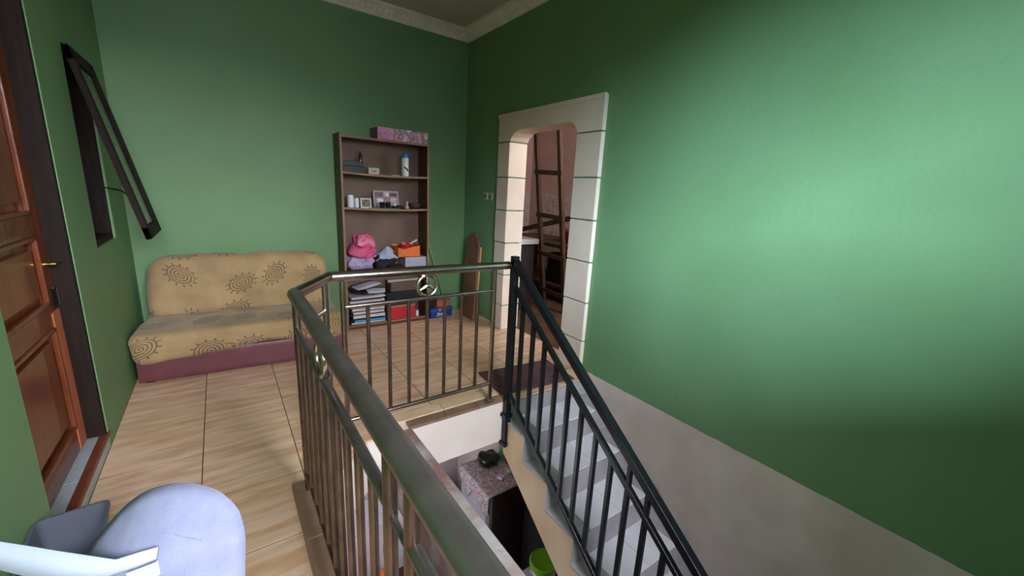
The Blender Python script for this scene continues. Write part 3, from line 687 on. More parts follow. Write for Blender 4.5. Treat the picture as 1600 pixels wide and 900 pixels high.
bm = bmesh.new(); lathe(bm, [(0, 0), (0.014, 0), (0.018, 0.03), (0.015, 0.03), (0.012, 0.004), (0, 0.004)]); o = obj('small_cup', bm, flat('white_cup', (214, 212, 220), 0.3), smooth=True); o.location = (-0.880, -0.19, zb_+0.016); tag(o, 'tiny white cup sitting in the black dish', 'cup')
fg = thing('figurine', (-0.757, -0.2, zb_-0.004), 'little pale figurine near the right end of the second shelf', 'figurine')
bm = bmesh.new(); lathe(bm, [(0, 0), (0.020, 0), (0.021, 0.018), (0.012, 0.030), (0.010, 0.045), (0.006, 0.048), (0, 0.048)]); obj('body', bm, flat('figurine_body', (176, 170, 158), 0.4), fg, smooth=True)
bm = bmesh.new(); bmesh.ops.create_uvsphere(bm, u_segments=12, v_segments=8, radius=0.0125, matrix=Matrix.Translation((0, 0, 0.060))); obj('head', bm, flat('figurine_head', (206, 176, 160), 0.4), fg, smooth=True)
lump('dark_pouch', (-0.665, -0.17, zb_-0.003), (0.10, 0.09, 0.06), 0.028, flat('brown_pouch', (64, 50, 44), 0.8), 'crumpled dark brown pouch at the right end of the second shelf', 'pouch', 0.012, 22, seed=2)
lump('dark_pouch', (-0.812, -0.17, zb_-0.006), (0.06, 0.06, 0.035), 0.016, flat('black_pouch', (30, 28, 30), 0.8), 'small black pouch between the dish and the figurine', 'pouch', 0.008, 22, seed=3)
# third shelf: clothes and boxes
zc = ZS['c']
lump('clothes_bundle', (-1.215, -0.135, zc), (0.25, 0.19, 0.105), 0.045, flat('lilac_cloth', (176, 166, 206), 0.85, sheen=0.2), 'lilac cloth bundle at the bottom of the clothes pile', 'clothes', 0.045, 19, 20, 1)
lump('clothes_bundle', (-1.195, -0.135, zc+0.100), (0.235, 0.18, 0.115), 0.05, flat('hot_pink_cloth', (206, 82, 128), 0.7), 'hot pink bundle in the middle of the clothes pile', 'clothes', 0.042, 17, 20, 4)
lump('clothes_bundle', (-1.165, -0.125, zc+0.208), (0.17, 0.15, 0.115), 0.05, flat('rose_plastic', (214, 104, 140), 0.4), 'rose pink knotted bag on top of the clothes pile', 'bag', 0.04, 17, 20, 6,
     fn=lambda q: Vector((q.x+0.10*max(0, q.x-0.05), q.y, q.z-0.5*max(0, q.x-0.02))) if q.x > 0 else q)
lump('clothes_bundle', (-0.975, -0.15, zc), (0.20, 0.17, 0.115), 0.05, flat('black_cloth', (26, 26, 34), 0.85), 'black cloth bundle next to the lilac one', 'clothes', 0.036, 18, 18, 8)
# pointed grey-blue cloth draped on top of the black one
bm = bmesh.new(); gN = 14; rows = []
for i in range(gN+1):
    row = []
    for j in range(gN+1):
        u, v = i/gN-0.5, j/gN-0.5
        r_ = math.hypot(u, v); z = 0.075*max(0, 1-2.6*math.hypot(u-0.14, v-0.05))+0.03*(0.5-abs(v))-0.10*max(0, -v-0.25)-0.16*max(0, -u-0.30)+0.016*noise.noise(Vector((u*7, v*7, 3)))
        row.append(bm.verts.new((u*0.19*(1+0.25*math.sin(v*9)), v*0.15*(1+0.2*math.sin(u*11+1)), z)))
    rows.append(row)
for i in range(gN):
    for j in range(gN): bm.faces.new((rows[i][j], rows[i+1][j], rows[i+1][j+1], rows[i][j+1]))
o = obj('draped_cloth', bm, flat('grey_blue_cloth', (170, 178, 206), 0.8), smooth=True); o.location = (-0.975, -0.165, zc+0.122); sd = o.modifiers.new('thick', 'SOLIDIFY'); sd.thickness = 0.004; tag(o, 'grey-blue pointed cloth on top of the black bundle', 'cloth')
boxthing('storage_box', (-0.790, -0.235, zc), (-0.566, -0.03, zc+0.098), flat('lavender_grey_card', (168, 168, 190), 0.6), 'lavender grey box under the orange shoebox', 'box')
ob = thing('shoe_box', (-0.745, -0.13, zc+0.099), 'orange shoebox with a sagging front lip', 'box')
bm = bmesh.new(); W_, D_, H_ = 0.118, 0.095, 0.112
front = [(-W_, 0), (W_, 0), (W_, H_), (0.04, H_-0.008), (-0.045, H_-0.034), (-0.07, H_-0.03), (-W_, H_-0.012)]
prism(bm, front, 1, -D_, -D_+0.004)
box(bm, (-W_, D_-0.004, 0), (W_, D_, H_)); box(bm, (-W_, -D_, 0), (-W_+0.004, D_, H_-0.012)); box(bm, (W_-0.004, -D_, 0), (W_, D_, H_)); box(bm, (-W_, -D_, 0), (W_, D_, 0.004))
obj('box_body', bm, flat('orange_card', (226, 110, 44), 0.55), ob)
bm = bmesh.new(); box(bm, (-W_+0.005, -D_+0.008, H_-0.026), (W_-0.005, D_-0.005, H_-0.020)); obj('inner_flap', bm, flat('brown_card', (120, 92, 72), 0.7), ob)
tp = thing('toy_pan', (-0.765, -0.16, zc+0.189), 'red toy pan with a white handle on the orange shoebox', 'toy')
bm = bmesh.new(); lathe(bm, [(0, 0.0), (0.046, 0.0), (0.058, 0.022), (0.060, 0.040), (0.055, 0.040), (0.050, 0.02), (0, 0.01)]); obj('pan', bm, flat('red_plastic', (206, 26, 36), 0.3), tp, smooth=True)
bm = bmesh.new(); tube(bm, [(0.045, 0.0, 0.034), (0.085, -0.005, 0.055), (0.125, -0.01, 0.075)], [0.006, 0.008, 0.010], 8); obj('handle', bm, flat('cream_plastic', (220, 216, 204), 0.35), tp, smooth=True)
bm = bmesh.new(); lathe(bm, [(0, 0.01), (0.012, 0.01), (0.010, 0.052), (0, 0.056)], (-0.02, 0, 0)); obj('lid_knob', bm, flat('grey_plastic', (170, 160, 150), 0.4), tp, smooth=True)
# fourth shelf: papers, folder, flat boxes
zd = ZS['d']
for i, (x0, x1, h, c, lab) in enumerate(((-1.345, -1.01, 0.022, (196, 190, 198), 'thick pale file at the bottom of the paper pile'), (-1.34, -1.03, 0.018, (60, 58, 64), 'dark file second from the bottom of the paper pile'), (-1.33, -1.00, 0.016, (206, 202, 212), 'pale file third from the bottom of the paper pile'))):
    boxthing('paper_file', (x0, -0.236, zd+(0, 0.023, 0.042)[i]), (x1, -0.03, zd+(0.022, 0.041, 0.058)[i]), flat('file_%d' % i, c, 0.5), lab, 'file', bevel=0.002, rz=R((1, -2, 2)[i]))
def sheet(name, loc, rot, w_, d_, m_, label, bend=0.02, cat='paper'):
    bm = bmesh.new(); n = 8; rows = []
    for i in range(n+1):
        u = i/n-0.5; rows.append([bm.verts.new((u*w_, v*d_, bend*math.sin(u*3.1+v)*1.0+bend*1.3)) for v in (-0.5, -0.17, 0.17, 0.5)])
    for a, b in zip(rows, rows[1:]):
        for j in range(3): bm.faces.new((a[j], b[j], b[j+1], a[j+1]))
    o = obj(name, bm, m_, smooth=True); o.location = loc; o.rotation_euler = rot; s = o.modifiers.new('thick', 'SOLIDIFY'); s.thickness = 0.004; return tag(o, label, cat)
sheet('open_folder', (-1.215, -0.135, zd+0.085), (R(4), R(16), R(8)), 0.20, 0.19, flat('black_folder', (28, 28, 32), 0.3), 'black plastic folder lying askew on the paper pile', 0.012, 'folder')
sheet('loose_paper', (-1.09, -0.145, zd+0.082), (R(3), R(4), R(-18)), 0.22, 0.17, flat('pale_lilac_paper', (204, 204, 222), 0.7), 'pale lilac papers fanned out right of the black folder', 0.012)
sheet('loose_paper', (-1.16, -0.125, zd+0.138), (R(2), R(-3), R(12)), 0.25, 0.17, flat('grey_paper', (188, 186, 200), 0.7), 'grey papers with curled edges on top of the paper pile', 0.012)
boxthing('flat_case', (-0.985, -0.236, zd), (-0.60, -0.03, zd+0.070), flat('black_case', (30, 32, 42), 0.3), 'wide flat black case on the fourth shelf', 'case')
boxthing('brown_box', (-0.93, -0.20, zd+0.071), (-0.61, -0.03, zd+0.165), flat('brown_box_card', (96, 78, 66), 0.7), 'plain brown box standing on the wide flat black case', 'box')
bm = bmesh.new(); tube(bm, [(-0.17, 0, 0), (0.17, 0, 0)], 0.016, 14); o = obj('paper_roll', bm, flat('silver_grey_roll', (160, 158, 164), 0.35), smooth=True); o.location = (-0.79, -0.185, zd+0.182); tag(o, 'silver grey roll lying on the brown box', 'roll')
# bottom shelf: books and red box
ze = ZS['e']; z = ze
for h, c, x0, x1, lab in ((0.020, (70, 78, 92), -1.335, -1.0, 'slate grey book at the very bottom of the book pile'), (0.020, (60, 170, 220), -1.305, -1.0, 'bright cyan book in the book pile'), (0.018, (24, 26, 34), -1.33, -1.01, 'black book on the cyan book'), (0.030, (206, 210, 228), -1.31, -1.0, 'thick pale book between the black and navy books'), (0.012, (40, 44, 84), -1.345, -1.005, 'thin navy book in the book pile'), (0.022, (214, 212, 222), -1.315, -1.01, 'pale book on the thin navy book'), (0.014, (120, 108, 100), -1.33, -1.02, 'thin taupe book near the top of the book pile'), (0.020, (206, 200, 204), -1.32, -1.005, 'off-white book on top of the book pile')):
    b_ = thing('book', ((x0+x1)/2, -0.13, z), lab, 'book', 'books piled on the bottom shelf', rz=R(random.uniform(-1.5, 1.5)))
    hw = (x1-x0)/2; cm = flat('book_%d_%d' % (c[0], c[2]), c, 0.45)
    bm = bmesh.new(); box(bm, (-hw, -0.1, 0), (hw, 0.09, 0.002)); box(bm, (-hw, -0.1, h-0.003), (hw, 0.09, h-0.001)); box(bm, (-hw, -0.1, 0), (-hw+0.003, 0.09, h-0.001)); obj('cover', bm, cm, b_)
    bm = bmesh.new(); box(bm, (-hw+0.003, -0.096, 0.002), (hw-0.004, 0.088, h-0.003)); obj('pages', bm, cm if h < 0.019 or c[0] == 60 else flat('page_paper', (214, 208, 206), 0.8), b_)
    z += h
rb = thing('red_box', (-0.825, -0.14, ze), 'red lidded box on the bottom shelf', 'box')
bm = bmesh.new(); box(bm, (-0.135, -0.095, 0), (0.135, 0.095, 0.132)); obj('box_body', bm, flat('red_card', (196, 34, 48), 0.45), rb, bevel=0.002)
bm = bmesh.new(); box(bm, (-0.139, -0.099, 0.132), (0.139, 0.097, 0.146)); obj('lid', bm, flat('taupe_lid', (150, 132, 122), 0.6), rb, bevel=0.002)
boxthing('black_box', (-0.955, -0.22, ze+0.147), (-0.70, -0.04, ze+0.195), flat('black_box_card', (34, 28, 28), 0.5), 'black box on the lid of the red box', 'box')
bm = bmesh.new(); lathe(bm, [(0, 0), (0.018, 0), (0.018, 0.06), (0, 0.06)], n=14); o = obj('tape_roll', bm, flat('white_roll', (226, 226, 230), 0.6), smooth=True); o.location = (-0.655, -0.205, ze+0.0); tag(o, 'small white roll standing right of the red box', 'roll')
# on the floor right of the shelf
bb = thing('blue_shoe_box', (-0.385, -0.15, 0.0), 'blue shoebox with white lettering on the floor by the bookshelf', 'box', rz=R(4))
M_BLUE = flat('blue_card', (30, 66, 140), 0.45)
bm = bmesh.new(); box(bm, (-0.132, -0.085, 0), (0.132, 0.085, 0.085)); obj('box_body', bm, M_BLUE, bb, bevel=0.002)
bm = bmesh.new(); box(bm, (-0.136, -0.089, 0.070), (0.136, 0.089, 0.108)); obj('lid', bm, flat('blue_lid', (44, 84, 156), 0.45), bb, bevel=0.002)
fc = bpy.data.curves.new('lettering', 'FONT'); fc.body = 'Blumach'; fc.size = 0.036; fc.align_x = 'CENTER'; fc.extrude = 0.0008; fc.offset = 0.0012
fo = bpy.data.objects.new('lettering', fc); COL.objects.link(fo); dg = bpy.context.evaluated_depsgraph_get(); me = bpy.data.meshes.new_from_object(fo.evaluated_get(dg)); bpy.data.objects.remove(fo)
me.materials.clear(); M_WINK = flat('white_ink', (226, 230, 240), 0.5); me.materials.append(M_WINK); lt = bpy.data.objects.new('lettering', me); COL.objects.link(lt); lt.parent = bb; lt.location = (0.0, -0.0865, 0.032); lt.rotation_euler = (R(90), 0, 0); lt.scale = (0.9, 1, 1)
bm = bmesh.new()
for i in range(9): box(bm, (-0.072+i*0.016, -0.0868, 0.017), (-0.062+i*0.016, -0.0850, 0.023))
obj('small_print', bm, M_WINK, bb)
bm = bmesh.new(); box(bm, (-0.030, -0.0905, 0.072), (-0.020, -0.0885, 0.104)); box(bm, (0.010, -0.0905, 0.072), (0.022, -0.0885, 0.104)); obj('white_stripe', bm, M_WINK, bb)
oc = thing('small_orange_box', (-0.345, -0.14, 0.109), 'small orange box with a blue lid on the blue shoebox', 'box')
bm = bmesh.new(); box(bm, (-0.075, -0.06, 0), (0.075, 0.06, 0.075)); obj('box_body', bm, flat('orange_card2', (216, 104, 50), 0.5), oc, bevel=0.002)
bm = bmesh.new(); box(bm, (-0.078, -0.063, 0.075), (0.078, 0.063, 0.105)); obj('lid', bm, flat('teal_lid', (70, 104, 124), 0.5), oc, bevel=0.002)
lump('dark_bag', (-0.475, -0.15, 0.109), (0.095, 0.11, 0.11), 0.03, flat('dark_bag_cloth', (40, 28, 28), 0.8), 'dark brown bag beside the small orange box', 'bag', 0.01, 18, seed=5)

# broom stick and ironing board in the corner
bm = bmesh.new(); tube(bm, [(0, 0, 0), (-0.315, 0.022, 1.045)], 0.011, 10); o = obj('broom_stick', bm, flat('pale_green_metal', (140, 170, 130), 0.4), smooth=True); o.location = (-0.215, -0.045, 0.005); tag(o, 'thin pale green stick leaning beside the bookshelf', 'stick')
ib = thing('ironing_board', (-0.105, -0.365, 0.0), 'folded brown ironing board leaning in the corner', 'ironing board'); ib.rotation_euler = (0, R(3.2), 0)
out = [(-0.135, 0.0), (0.135, 0.0), (0.140, 0.45), (0.130, 0.80), (0.105, 0.88), (0.05, 0.935), (0, 0.945), (-0.05, 0.935), (-0.105, 0.88), (-0.130, 0.80), (-0.140, 0.45)]
bm = bmesh.new(); prism(bm, out, 0, -0.035, -0.005); obj('board_top', bm, mat('brown_board_cover', lin(126, 90, 66), lin(104, 72, 52), rough=0.8, scale=5, bump=0.2), ib, bevel=0.008)
bm = bmesh.new(); box(bm, (-0.004, -0.118, 0.0), (0.02, 0.118, 0.80)); obj('wooden_back', bm, flat('yellow_wood', (214, 160, 84), 0.5), ib, bevel=0.002)
bm = bmesh.new(); bar(bm, (-0.036, -0.035, 0.66), (-0.036, 0.0, 0.56), 0.008, 0.01); bar(bm, (-0.036, 0.035, 0.66), (-0.036, 0.0, 0.56), 0.008, 0.01); obj('strap', bm, flat('dark_strap', (80, 56, 42), 0.7), ib)
# switches
for y, lab in ((-0.465, 'small pale switch plate farther from the doorway'), (-0.560, 'small pale socket plate nearer the doorway')):
    s_ = thing('switch_plate', (0.0, y, 1.295), lab, 'switch'); bm = bmesh.new(); box(bm, (-0.012, -0.036, 0), (0.0, 0.036, 0.075)); obj('plate', bm, flat('aged_plate', (176, 176, 150), 0.4), s_, bevel=0.003)
    bm = bmesh.new(); box(bm, (-0.018, -0.012, 0.018), (-0.010, 0.012, 0.052)); obj('rocker', bm, flat('dark_rocker', (90, 90, 70), 0.4), s_, bevel=0.002)

# doormat
bm = bmesh.new(); n1, n2 = 30, 16; rows = []
for i in range(n1+1):
    row = []
    for j in range(n2+1):
        row.append(bm.verts.new((-0.32+0.64*i/n1, -0.19+0.38*j/n2, 0.012+0.003*noise.noise(Vector((i*0.7, j*0.7, 0))))))
    rows.append(row)
for i in range(n1):
    for j in range(n2): bm.faces.new((rows[i][j], rows[i+1][j], rows[i+1][j+1], rows[i][j+1]))
o = obj('doormat', bm, mat('purple_brown_mat', lin(112, 78, 84), lin(84, 56, 62), rough=0.95, scale=22, bump=0.8, bscale=80), smooth=True); o.location = (-0.455, -1.885, 0.001); o.rotation_euler = (0, 0, R(-6)); s = o.modifiers.new('thick', 'SOLIDIFY'); s.thickness = 0.010
tag(o, 'purple brown doormat at the top of the stairs', 'doormat')

# waste bin by the left wall
wb = thing('waste_bin', (-2.745, -2.575, 0.0), 'dark grey rectangular plastic bin on the floor by the door', 'bin', rz=R(4))
bm = bmesh.new(); n = 8
def rr(hx, hy, r, z):
    pts = []
    for cx_, cy_, a0 in ((hx-r, hy-r, 0), (-hx+r, hy-r, 90), (-hx+r, -hy+r, 180), (hx-r, -hy+r, 270)):
        for k in range(5): t = R(a0+k*22.5); pts.append(bm.verts.new((cx_+r*math.cos(t), cy_+r*math.sin(t), z)))
    return pts
lv = [rr(0.060, 0.10, 0.02, 0), rr(0.082, 0.13, 0.022, 0.29), rr(0.088, 0.137, 0.024, 0.293), rr(0.088, 0.137, 0.024, 0.302), rr(0.080, 0.129, 0.02, 0.302), rr(0.057, 0.096, 0.018, 0.006)]
for a, b in zip(lv, lv[1:]):
    for j in range(len(a)): bm.faces.new((a[j], a[(j+1) % len(a)], b[(j+1) % len(a)], b[j]))
bm.faces.new(lv[0]); bm.faces.new(lv[-1])
obj('bin_body', bm, flat('dark_grey_plastic', (84, 88, 100), 0.35), wb, smooth=True)

# face mask close to the viewer, on a slim stand
mk = thing('face_mask', (-2.33835, -3.69407, 1.03957), 'white non-woven face mask with an ear loop, close to the viewer', 'mask')
mk.rotation_euler = (1.33932, -0.05257, -0.61509); KM = 0.000632
def MP(px, py, dz=0.0): return Vector(((px-280)*KM, -(py-830)*KM, dz))
outl = [(96, 940), (122, 885), (160, 830), (200, 786), (240, 762), (288, 754), (335, 764), (368, 790), (382, 826), (383, 880), (380, 935), (362, 968), (290, 984), (190, 980), (118, 966)]
oN = []
for i in range(len(outl)):          # smooth the outline with a closed Catmull-Rom
    p0, p1, p2, p3 = [Vector(outl[(i+k) % len(outl)]) for k in (-1, 0, 1, 2)]
    for s in range(4):
        t = s/4; oN.append(0.5*((2*p1)+(p2-p0)*t+(2*p0-5*p1+4*p2-p3)*t*t+(3*p1-p0-3*p2+p3)*t**3))
cen = Vector((262, 875)); bm = bmesh.new(); prev = None; c0 = bm.verts.new(MP(*cen, 0.032))
for k in range(1, 9):
    s = k/8; cur = []
    for p in oN:
        q = cen+(p-cen)*s; v = MP(q.x, q.y, 0.032*(1-s**2.2)); v.z += 0.0012*noise.noise(Vector((q.x*0.05, q.y*0.05, 0))); cur.append(bm.verts.new(v))
    for j in range(len(cur)):
        k2 = (j+1) % len(cur)
        if prev: bm.faces.new((prev[j], prev[k2], cur[k2], cur[j]))
        else: bm.faces.new((c0, cur[k2], cur[j]))
    prev = cur
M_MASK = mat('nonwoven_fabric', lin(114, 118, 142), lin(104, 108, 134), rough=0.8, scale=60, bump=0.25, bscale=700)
o = obj('mask_body', bm, M_MASK, mk, smooth=True); s = o.modifiers.new('thick', 'SOLIDIFY'); s.thickness = 0.0016
def band(name, rows, m_, parent):
    bm = bmesh.new(); pv = None
    for a, b in rows:
        cur = [bm.verts.new(a), bm.verts.new(b)]
        if pv: bm.faces.new((pv[0], cur[0], cur[1], pv[1]))
        pv = cur
    o = obj(name, bm, m_, parent, smooth=True); s = o.modifiers.new('thick', 'SOLIDIFY'); s.thickness = 0.0012; s.offset = 0; return o
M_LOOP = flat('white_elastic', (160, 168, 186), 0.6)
band('ear_loop', [(MP(292, 822, 0.0325), MP(290, 838, 0.033)), (MP(268, 827, 0.0345), MP(264, 847, 0.0355)), (MP(238, 835, 0.037), MP(232, 856, 0.038)), (MP(205, 834, 0.034), MP(190, 866, 0.036)), (MP(150, 831, 0.030), MP(140, 870, 0.032)), (MP(90, 829, 0.024), MP(90, 871, 0.026)), (MP(30, 830, 0.016), MP(30, 869, 0.018)), (MP(-30, 833, 0.008), MP(-30, 868, 0.010)), (MP(-80, 845, 0.0), MP(-70, 875, 0.0)), (MP(-100, 880, -0.006), MP(-82, 892, -0.006)), (MP(-80, 925, -0.010), MP(-66, 905, -0.010)), (MP(-20, 948, -0.010), MP(-20, 915, -0.010)), (MP(60, 958, -0.006), MP(60, 925, -0.006)), (MP(125, 960, 0.0), MP(125, 930, 0.0))], M_LOOP, mk)
bm = bmesh.new()
prism(bm, [(MP(x, y).x, MP(x, y).y) for x, y in ((248, 858), (290, 842), (293, 862), (252, 877))], 2, 0.031, 0.0342)
obj('weld_tab', bm, M_LOOP, mk)
for i in range(5):
    bm = bmesh.new(); a, b = Vector((300+i*7, 812+i*2)), Vector((338+i*4, 826+i*4)); pts = []
    for t in range(6):
        q = a.lerp(b, t/5); k = max((q-cen).dot((p-cen).normalized())/(p-cen).length for p in oN); pts.append(MP(q.x, q.y, 0.032*(1-min(1, k)**2.2)+0.0004))
    tube(bm, pts, 0.0006, 5); obj('weld_ridge', bm, M_MASK, mk)
bpy.context.view_layer.update()
low = min((mk.matrix_world @ v.co for v in o.data.vertices), key=lambda v: v.z) if False else min((mk.matrix_world @ MP(p.x, p.y) for p in oN), key=lambda v: v.z)
stl = thing('slim_stand', (low.x-0.012, low.y-0.035, 0.0), 'slim wooden stand just below the face mask', 'stand')
bm = bmesh.new(); lathe(bm, [(0, low.z-0.022), (0.055, low.z-0.022), (0.055, low.z-0.001), (0, low.z-0.001)], n=24); obj('stand_top', bm, M_DOOR, stl, smooth=True)
for k in range(3):
    t = k*2*math.pi/3+0.5; bm = bmesh.new(); tube(bm, [(0.10*math.cos(t), 0.10*math.sin(t), 0), (0.03*math.cos(t), 0.03*math.sin(t), low.z-0.02)], 0.009, 8); obj('leg', bm, M_DOOR, stl, smooth=True)

# ------------------------------------------------------------------ kitchen things
M_OLDW = mat('old_brown_timber', lin(92, 66, 52), lin(66, 46, 36), rough=0.8, scale=8, stretch=(3, 3, 0.6), bump=0.2)
ld = thing('wooden_ladder', (1.0, -0.535, 0.0), 'rough wooden ladder standing in the kitchen doorway', 'ladder')
def lx(z): return -0.30*z/2.1
for y in (0.195, -0.195):
    bm = bmesh.new(); bar(bm, (lx(0), y, 0), (lx(2.45), y, 2.45), 0.045, 0.05); obj('rail', bm, M_OLDW, ld, bevel=0.003)
for z in (0.22, 0.68, 1.14, 1.62, 2.08):
    bm = bmesh.new(); bar(bm, (lx(z)-0.03, 0.22, z+0.01), (lx(z)-0.03, -0.25, z-0.01), 0.02, 0.05); obj('rung', bm, M_OLDW, ld, bevel=0.003)
kt = thing('kitchen_bench', (1.55, 0.25, 0.0), 'old timber bench behind the ladder', 'bench')
bm = bmesh.new(); box(bm, (-0.35, -0.95, 0.72), (0.35, 0.75, 0.77)); obj('bench_top', bm, M_OLDW, kt, bevel=0.004)
for sx in (-0.3, 0.3):
    for sy in (-0.9, 0.7): bm = bmesh.new(); box(bm, (sx-0.03, sy-0.03, 0), (sx+0.03, sy+0.03, 0.72)); obj('leg', bm, M_OLDW, kt)
bm = bmesh.new(); box(bm, (-0.33, -0.92, 0.2), (0.33, 0.72, 0.23)); obj('lower_shelf', bm, M_OLDW, kt)
boxthing('dark_crate', (1.3, -0.6, 0.231), (1.8, 0.0, 0.62), flat('black_crate', (24, 20, 18), 0.8), 'dark crate on the lower shelf of the timber bench', 'crate')
bm = bmesh.new(); bar(bm, (1.16, 0.55, 0.86), (1.16, -0.75, 1.17), 0.03, 0.06); o = obj('loose_plank', bm, M_OLDW, bevel=0.003); tag(o, 'narrow plank slanting across behind the ladder', 'plank')
bm = bmesh.new(); lathe(bm, [(0, 0), (0.15, 0), (0.20, 0.16), (0.21, 0.16), (0.205, 0.175), (0, 0.175)]); o = obj('red_basin', bm, flat('dull_red_plastic', (150, 54, 38), 0.5), smooth=True); o.location = (1.55, -0.25, 0.77); tag(o, 'dull red basin upside on the timber bench', 'basin')
sk = thing('white_counter', (0.55, 0.10, 0.0), 'pale counter end just inside the kitchen doorway', 'counter')
bm = bmesh.new(); box(bm, (-0.3, -0.50, 0.80), (0.25, 0.6, 0.86)); obj('counter_top', bm, flat('pale_counter', (206, 204, 204), 0.4), sk, bevel=0.004)
bm = bmesh.new(); box(bm, (-0.26, -0.46, 0.0), (0.22, 0.58, 0.80)); obj('counter_body', bm, flat('dark_cabinet', (46, 40, 38), 0.6), sk, bevel=0.004)

# ------------------------------------------------------------------ things downstairs, seen through the stair void
fr = thing('refrigerator', (-0.25, -1.18, ZLOW), 'dark maroon fridge downstairs under the floor edge', 'fridge')
bm = bmesh.new(); box(bm, (-0.205, -0.22, 0), (0.205, 0.27, 1.48)); obj('cabinet', bm, flat('pale_grey_enamel', (176, 176, 190), 0.4), fr, bevel=0.008)
bm = bmesh.new(); box(bm, (-0.165, -0.28, 0.03), (0.205, -0.222, 1.48)); obj('door', bm, mat('dark_maroon_door', lin(58, 34, 38), lin(44, 26, 30), rough=0.35, scale=3), fr, bevel=0.006)
bm = bmesh.new(); box(bm, (-0.205, -0.285, 0.03), (-0.167, -0.222, 1.48)); obj('handle_strip', bm, flat('grey_strip', (120, 116, 120), 0.4), fr, bevel=0.006)
# patterned cloth on the fridge top hanging down its left side
bm = bmesh.new(); prof = [(0.21, 0.003), (0.1, 0.004), (0.0, 0.005), (-0.1, 0.004), (-0.205, 0.004), (-0.216, -0.02), (-0.220, -0.09), (-0.222, -0.16), (-0.22, -0.22)]
rows = []
for i, (px_, pz_) in enumerate(prof):
    row = []
    for j in range(13):
        y = -0.285+0.56*j/12; zz = pz_
        if i >= 5: zz = pz_*(0.75+0.35*math.sin(j*0.9)+0.1*math.cos(j*2.3)); 
        row.append(bm.verts.new((px_-(0.010*math.sin(j*1.7) if i > 5 else 0)-0.003, y, zz+(0.002*math.sin(i*2+j) if i < 5 else 0))))
    rows.append(row)
for a, b in zip(rows, rows[1:]):
    for j in range(12): bm.faces.new((a[j], a[j+1], b[j+1], b[j]))
o = obj('patterned_cloth', bm, nmat('busy_floral_print', (236, 232, 236), (150, 136, 138), (226, 220, 224), (92, 78, 78), (206, 200, 206), (180, 60, 66), (232, 226, 232), scale=26, rough=0.8), smooth=True); o.location = (-0.25, -1.18, ZLOW+1.484); s = o.modifiers.new('thick', 'SOLIDIFY'); s.thickness = 0.003; tag(o, 'busy floral cloth draped over the fridge top', 'cloth')
ZF = ZLOW+1.493
o = lump('black_bag', (-0.20, -1.03, ZF), (0.21, 0.18, 0.11), 0.05, flat('black_plastic_bag', (16, 16, 18), 0.3), 'shiny black bag on the fridge top', 'bag', 0.03, 14, seed=9)
gb = thing('green_bottle', (-0.065, -1.05, ZF), 'small bright green bottle on the fridge top', 'bottle'); bm = bmesh.new(); lathe(bm, [(0, 0), (0.018, 0), (0.02, 0.05), (0.02, 0.09), (0.010, 0.11), (0.010, 0.125), (0, 0.125)], n=14); obj('bottle_body', bm, flat('mint_green', (90, 206, 140), 0.3), gb, smooth=True)
bm = bmesh.new(); lathe(bm, [(0, 0), (0.024, 0), (0.034, 0.05), (0.030, 0.05), (0.022, 0.006), (0, 0.006)], n=16); o = obj('white_cup', bm, flat('white_mug', (222, 226, 236), 0.3), smooth=True); o.location = (-0.095, -1.27, ZF); tag(o, 'white cup on the right side of the fridge top', 'cup')
boxthing('white_packet', (-0.25, -1.33, ZF), (-0.20, -1.27, ZF+0.03), flat('white_packet_paper', (220, 224, 236), 0.5), 'small white packet near the front of the fridge top', 'packet', rz=R(20))
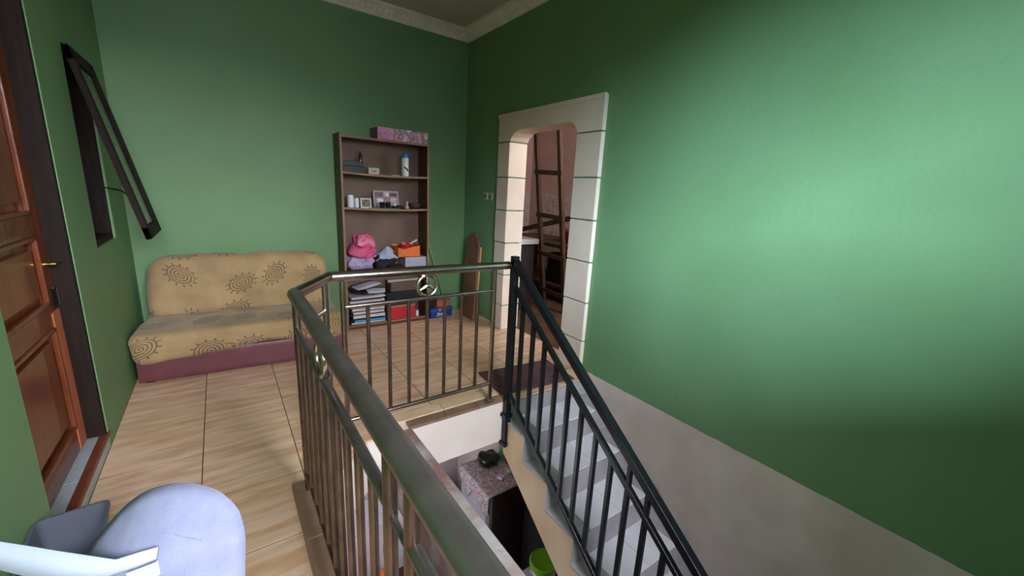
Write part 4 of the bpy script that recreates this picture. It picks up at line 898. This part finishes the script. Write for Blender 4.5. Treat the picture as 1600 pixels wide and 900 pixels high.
# bucket with green lid on a low table
tb = thing('low_table', (-0.02, -1.95, ZLOW), 'white topped table downstairs under the green-lidded tub', 'table')
bm = bmesh.new(); box(bm, (-0.33, -0.25, 0.76), (0.0, 0.20, 0.79)); obj('table_top', bm, flat('white_table', (210, 208, 220), 0.4), tb, bevel=0.004)
for sx, sy in ((-0.30, -0.22), (-0.03, -0.22), (-0.30, 0.17), (-0.03, 0.17)): bm = bmesh.new(); box(bm, (sx-0.02, sy-0.02, 0), (sx+0.02, sy+0.02, 0.76)); obj('leg', bm, M_OLDW, tb)
bu = thing('plastic_tub', (-0.17, -1.96, ZLOW+0.791), 'white plastic tub with a bright green lid downstairs', 'tub')
bm = bmesh.new(); lathe(bm, [(0, 0), (0.105, 0), (0.115, 0.02), (0.118, 0.24), (0, 0.24)], n=28); obj('tub_body', bm, nmat('tub_print', (226, 222, 224), (210, 204, 206), (110, 96, 110), (226, 222, 226), scale=12), bu, smooth=True)
bm = bmesh.new(); lathe(bm, [(0.118, 0.225), (0.130, 0.225), (0.130, 0.27), (0.118, 0.278), (0.112, 0.266), (0, 0.262)], n=28); obj('lid', bm, flat('lime_lid', (120, 190, 40), 0.35), bu, smooth=True)
# white cabinet, orange bag and clutter under the left part of the void
wc = thing('white_cabinet', (-1.2, -0.22, ZLOW), 'low white cabinet against the downstairs wall', 'cabinet')
bm = bmesh.new(); box(bm, (-0.6, -0.2, 0), (0.6, 0.2, 0.75)); obj('cabinet_body', bm, flat('white_laminate', (222, 218, 226), 0.4), wc, bevel=0.005)
for s in (-1, 1): bm = bmesh.new(); box(bm, (s*0.3-0.29, -0.212, 0.03), (s*0.3+0.29, -0.2, 0.72)); dr = obj('door', bm, flat('white_laminate', (222, 218, 226), 0.4), wc, bevel=0.003); bm = bmesh.new(); box(bm, (s*0.06-0.008, -0.228, 0.34), (s*0.06+0.008, -0.212, 0.44)); obj('handle', bm, M_STEEL, dr)
lump('orange_bag', (-1.32, -0.75, ZLOW), (0.42, 0.3, 0.36), 0.1, flat('orange_plastic_bag', (236, 120, 30), 0.45), 'bright orange bag downstairs in front of the white cabinet', 'bag', 0.05, 6, seed=11)
lump('white_bag', (-0.86, -0.90, ZLOW), (0.24, 0.2, 0.22), 0.08, flat('white_plastic_bag', (210, 220, 232), 0.4), 'crumpled white bag downstairs beside the orange one', 'bag', 0.05, 8, seed=12)
lump('violet_bag', (-0.78, -0.58, ZLOW), (0.22, 0.2, 0.30), 0.08, flat('violet_plastic_bag', (120, 100, 180), 0.4), 'violet bag downstairs behind the white one', 'bag', 0.05, 8, seed=13)
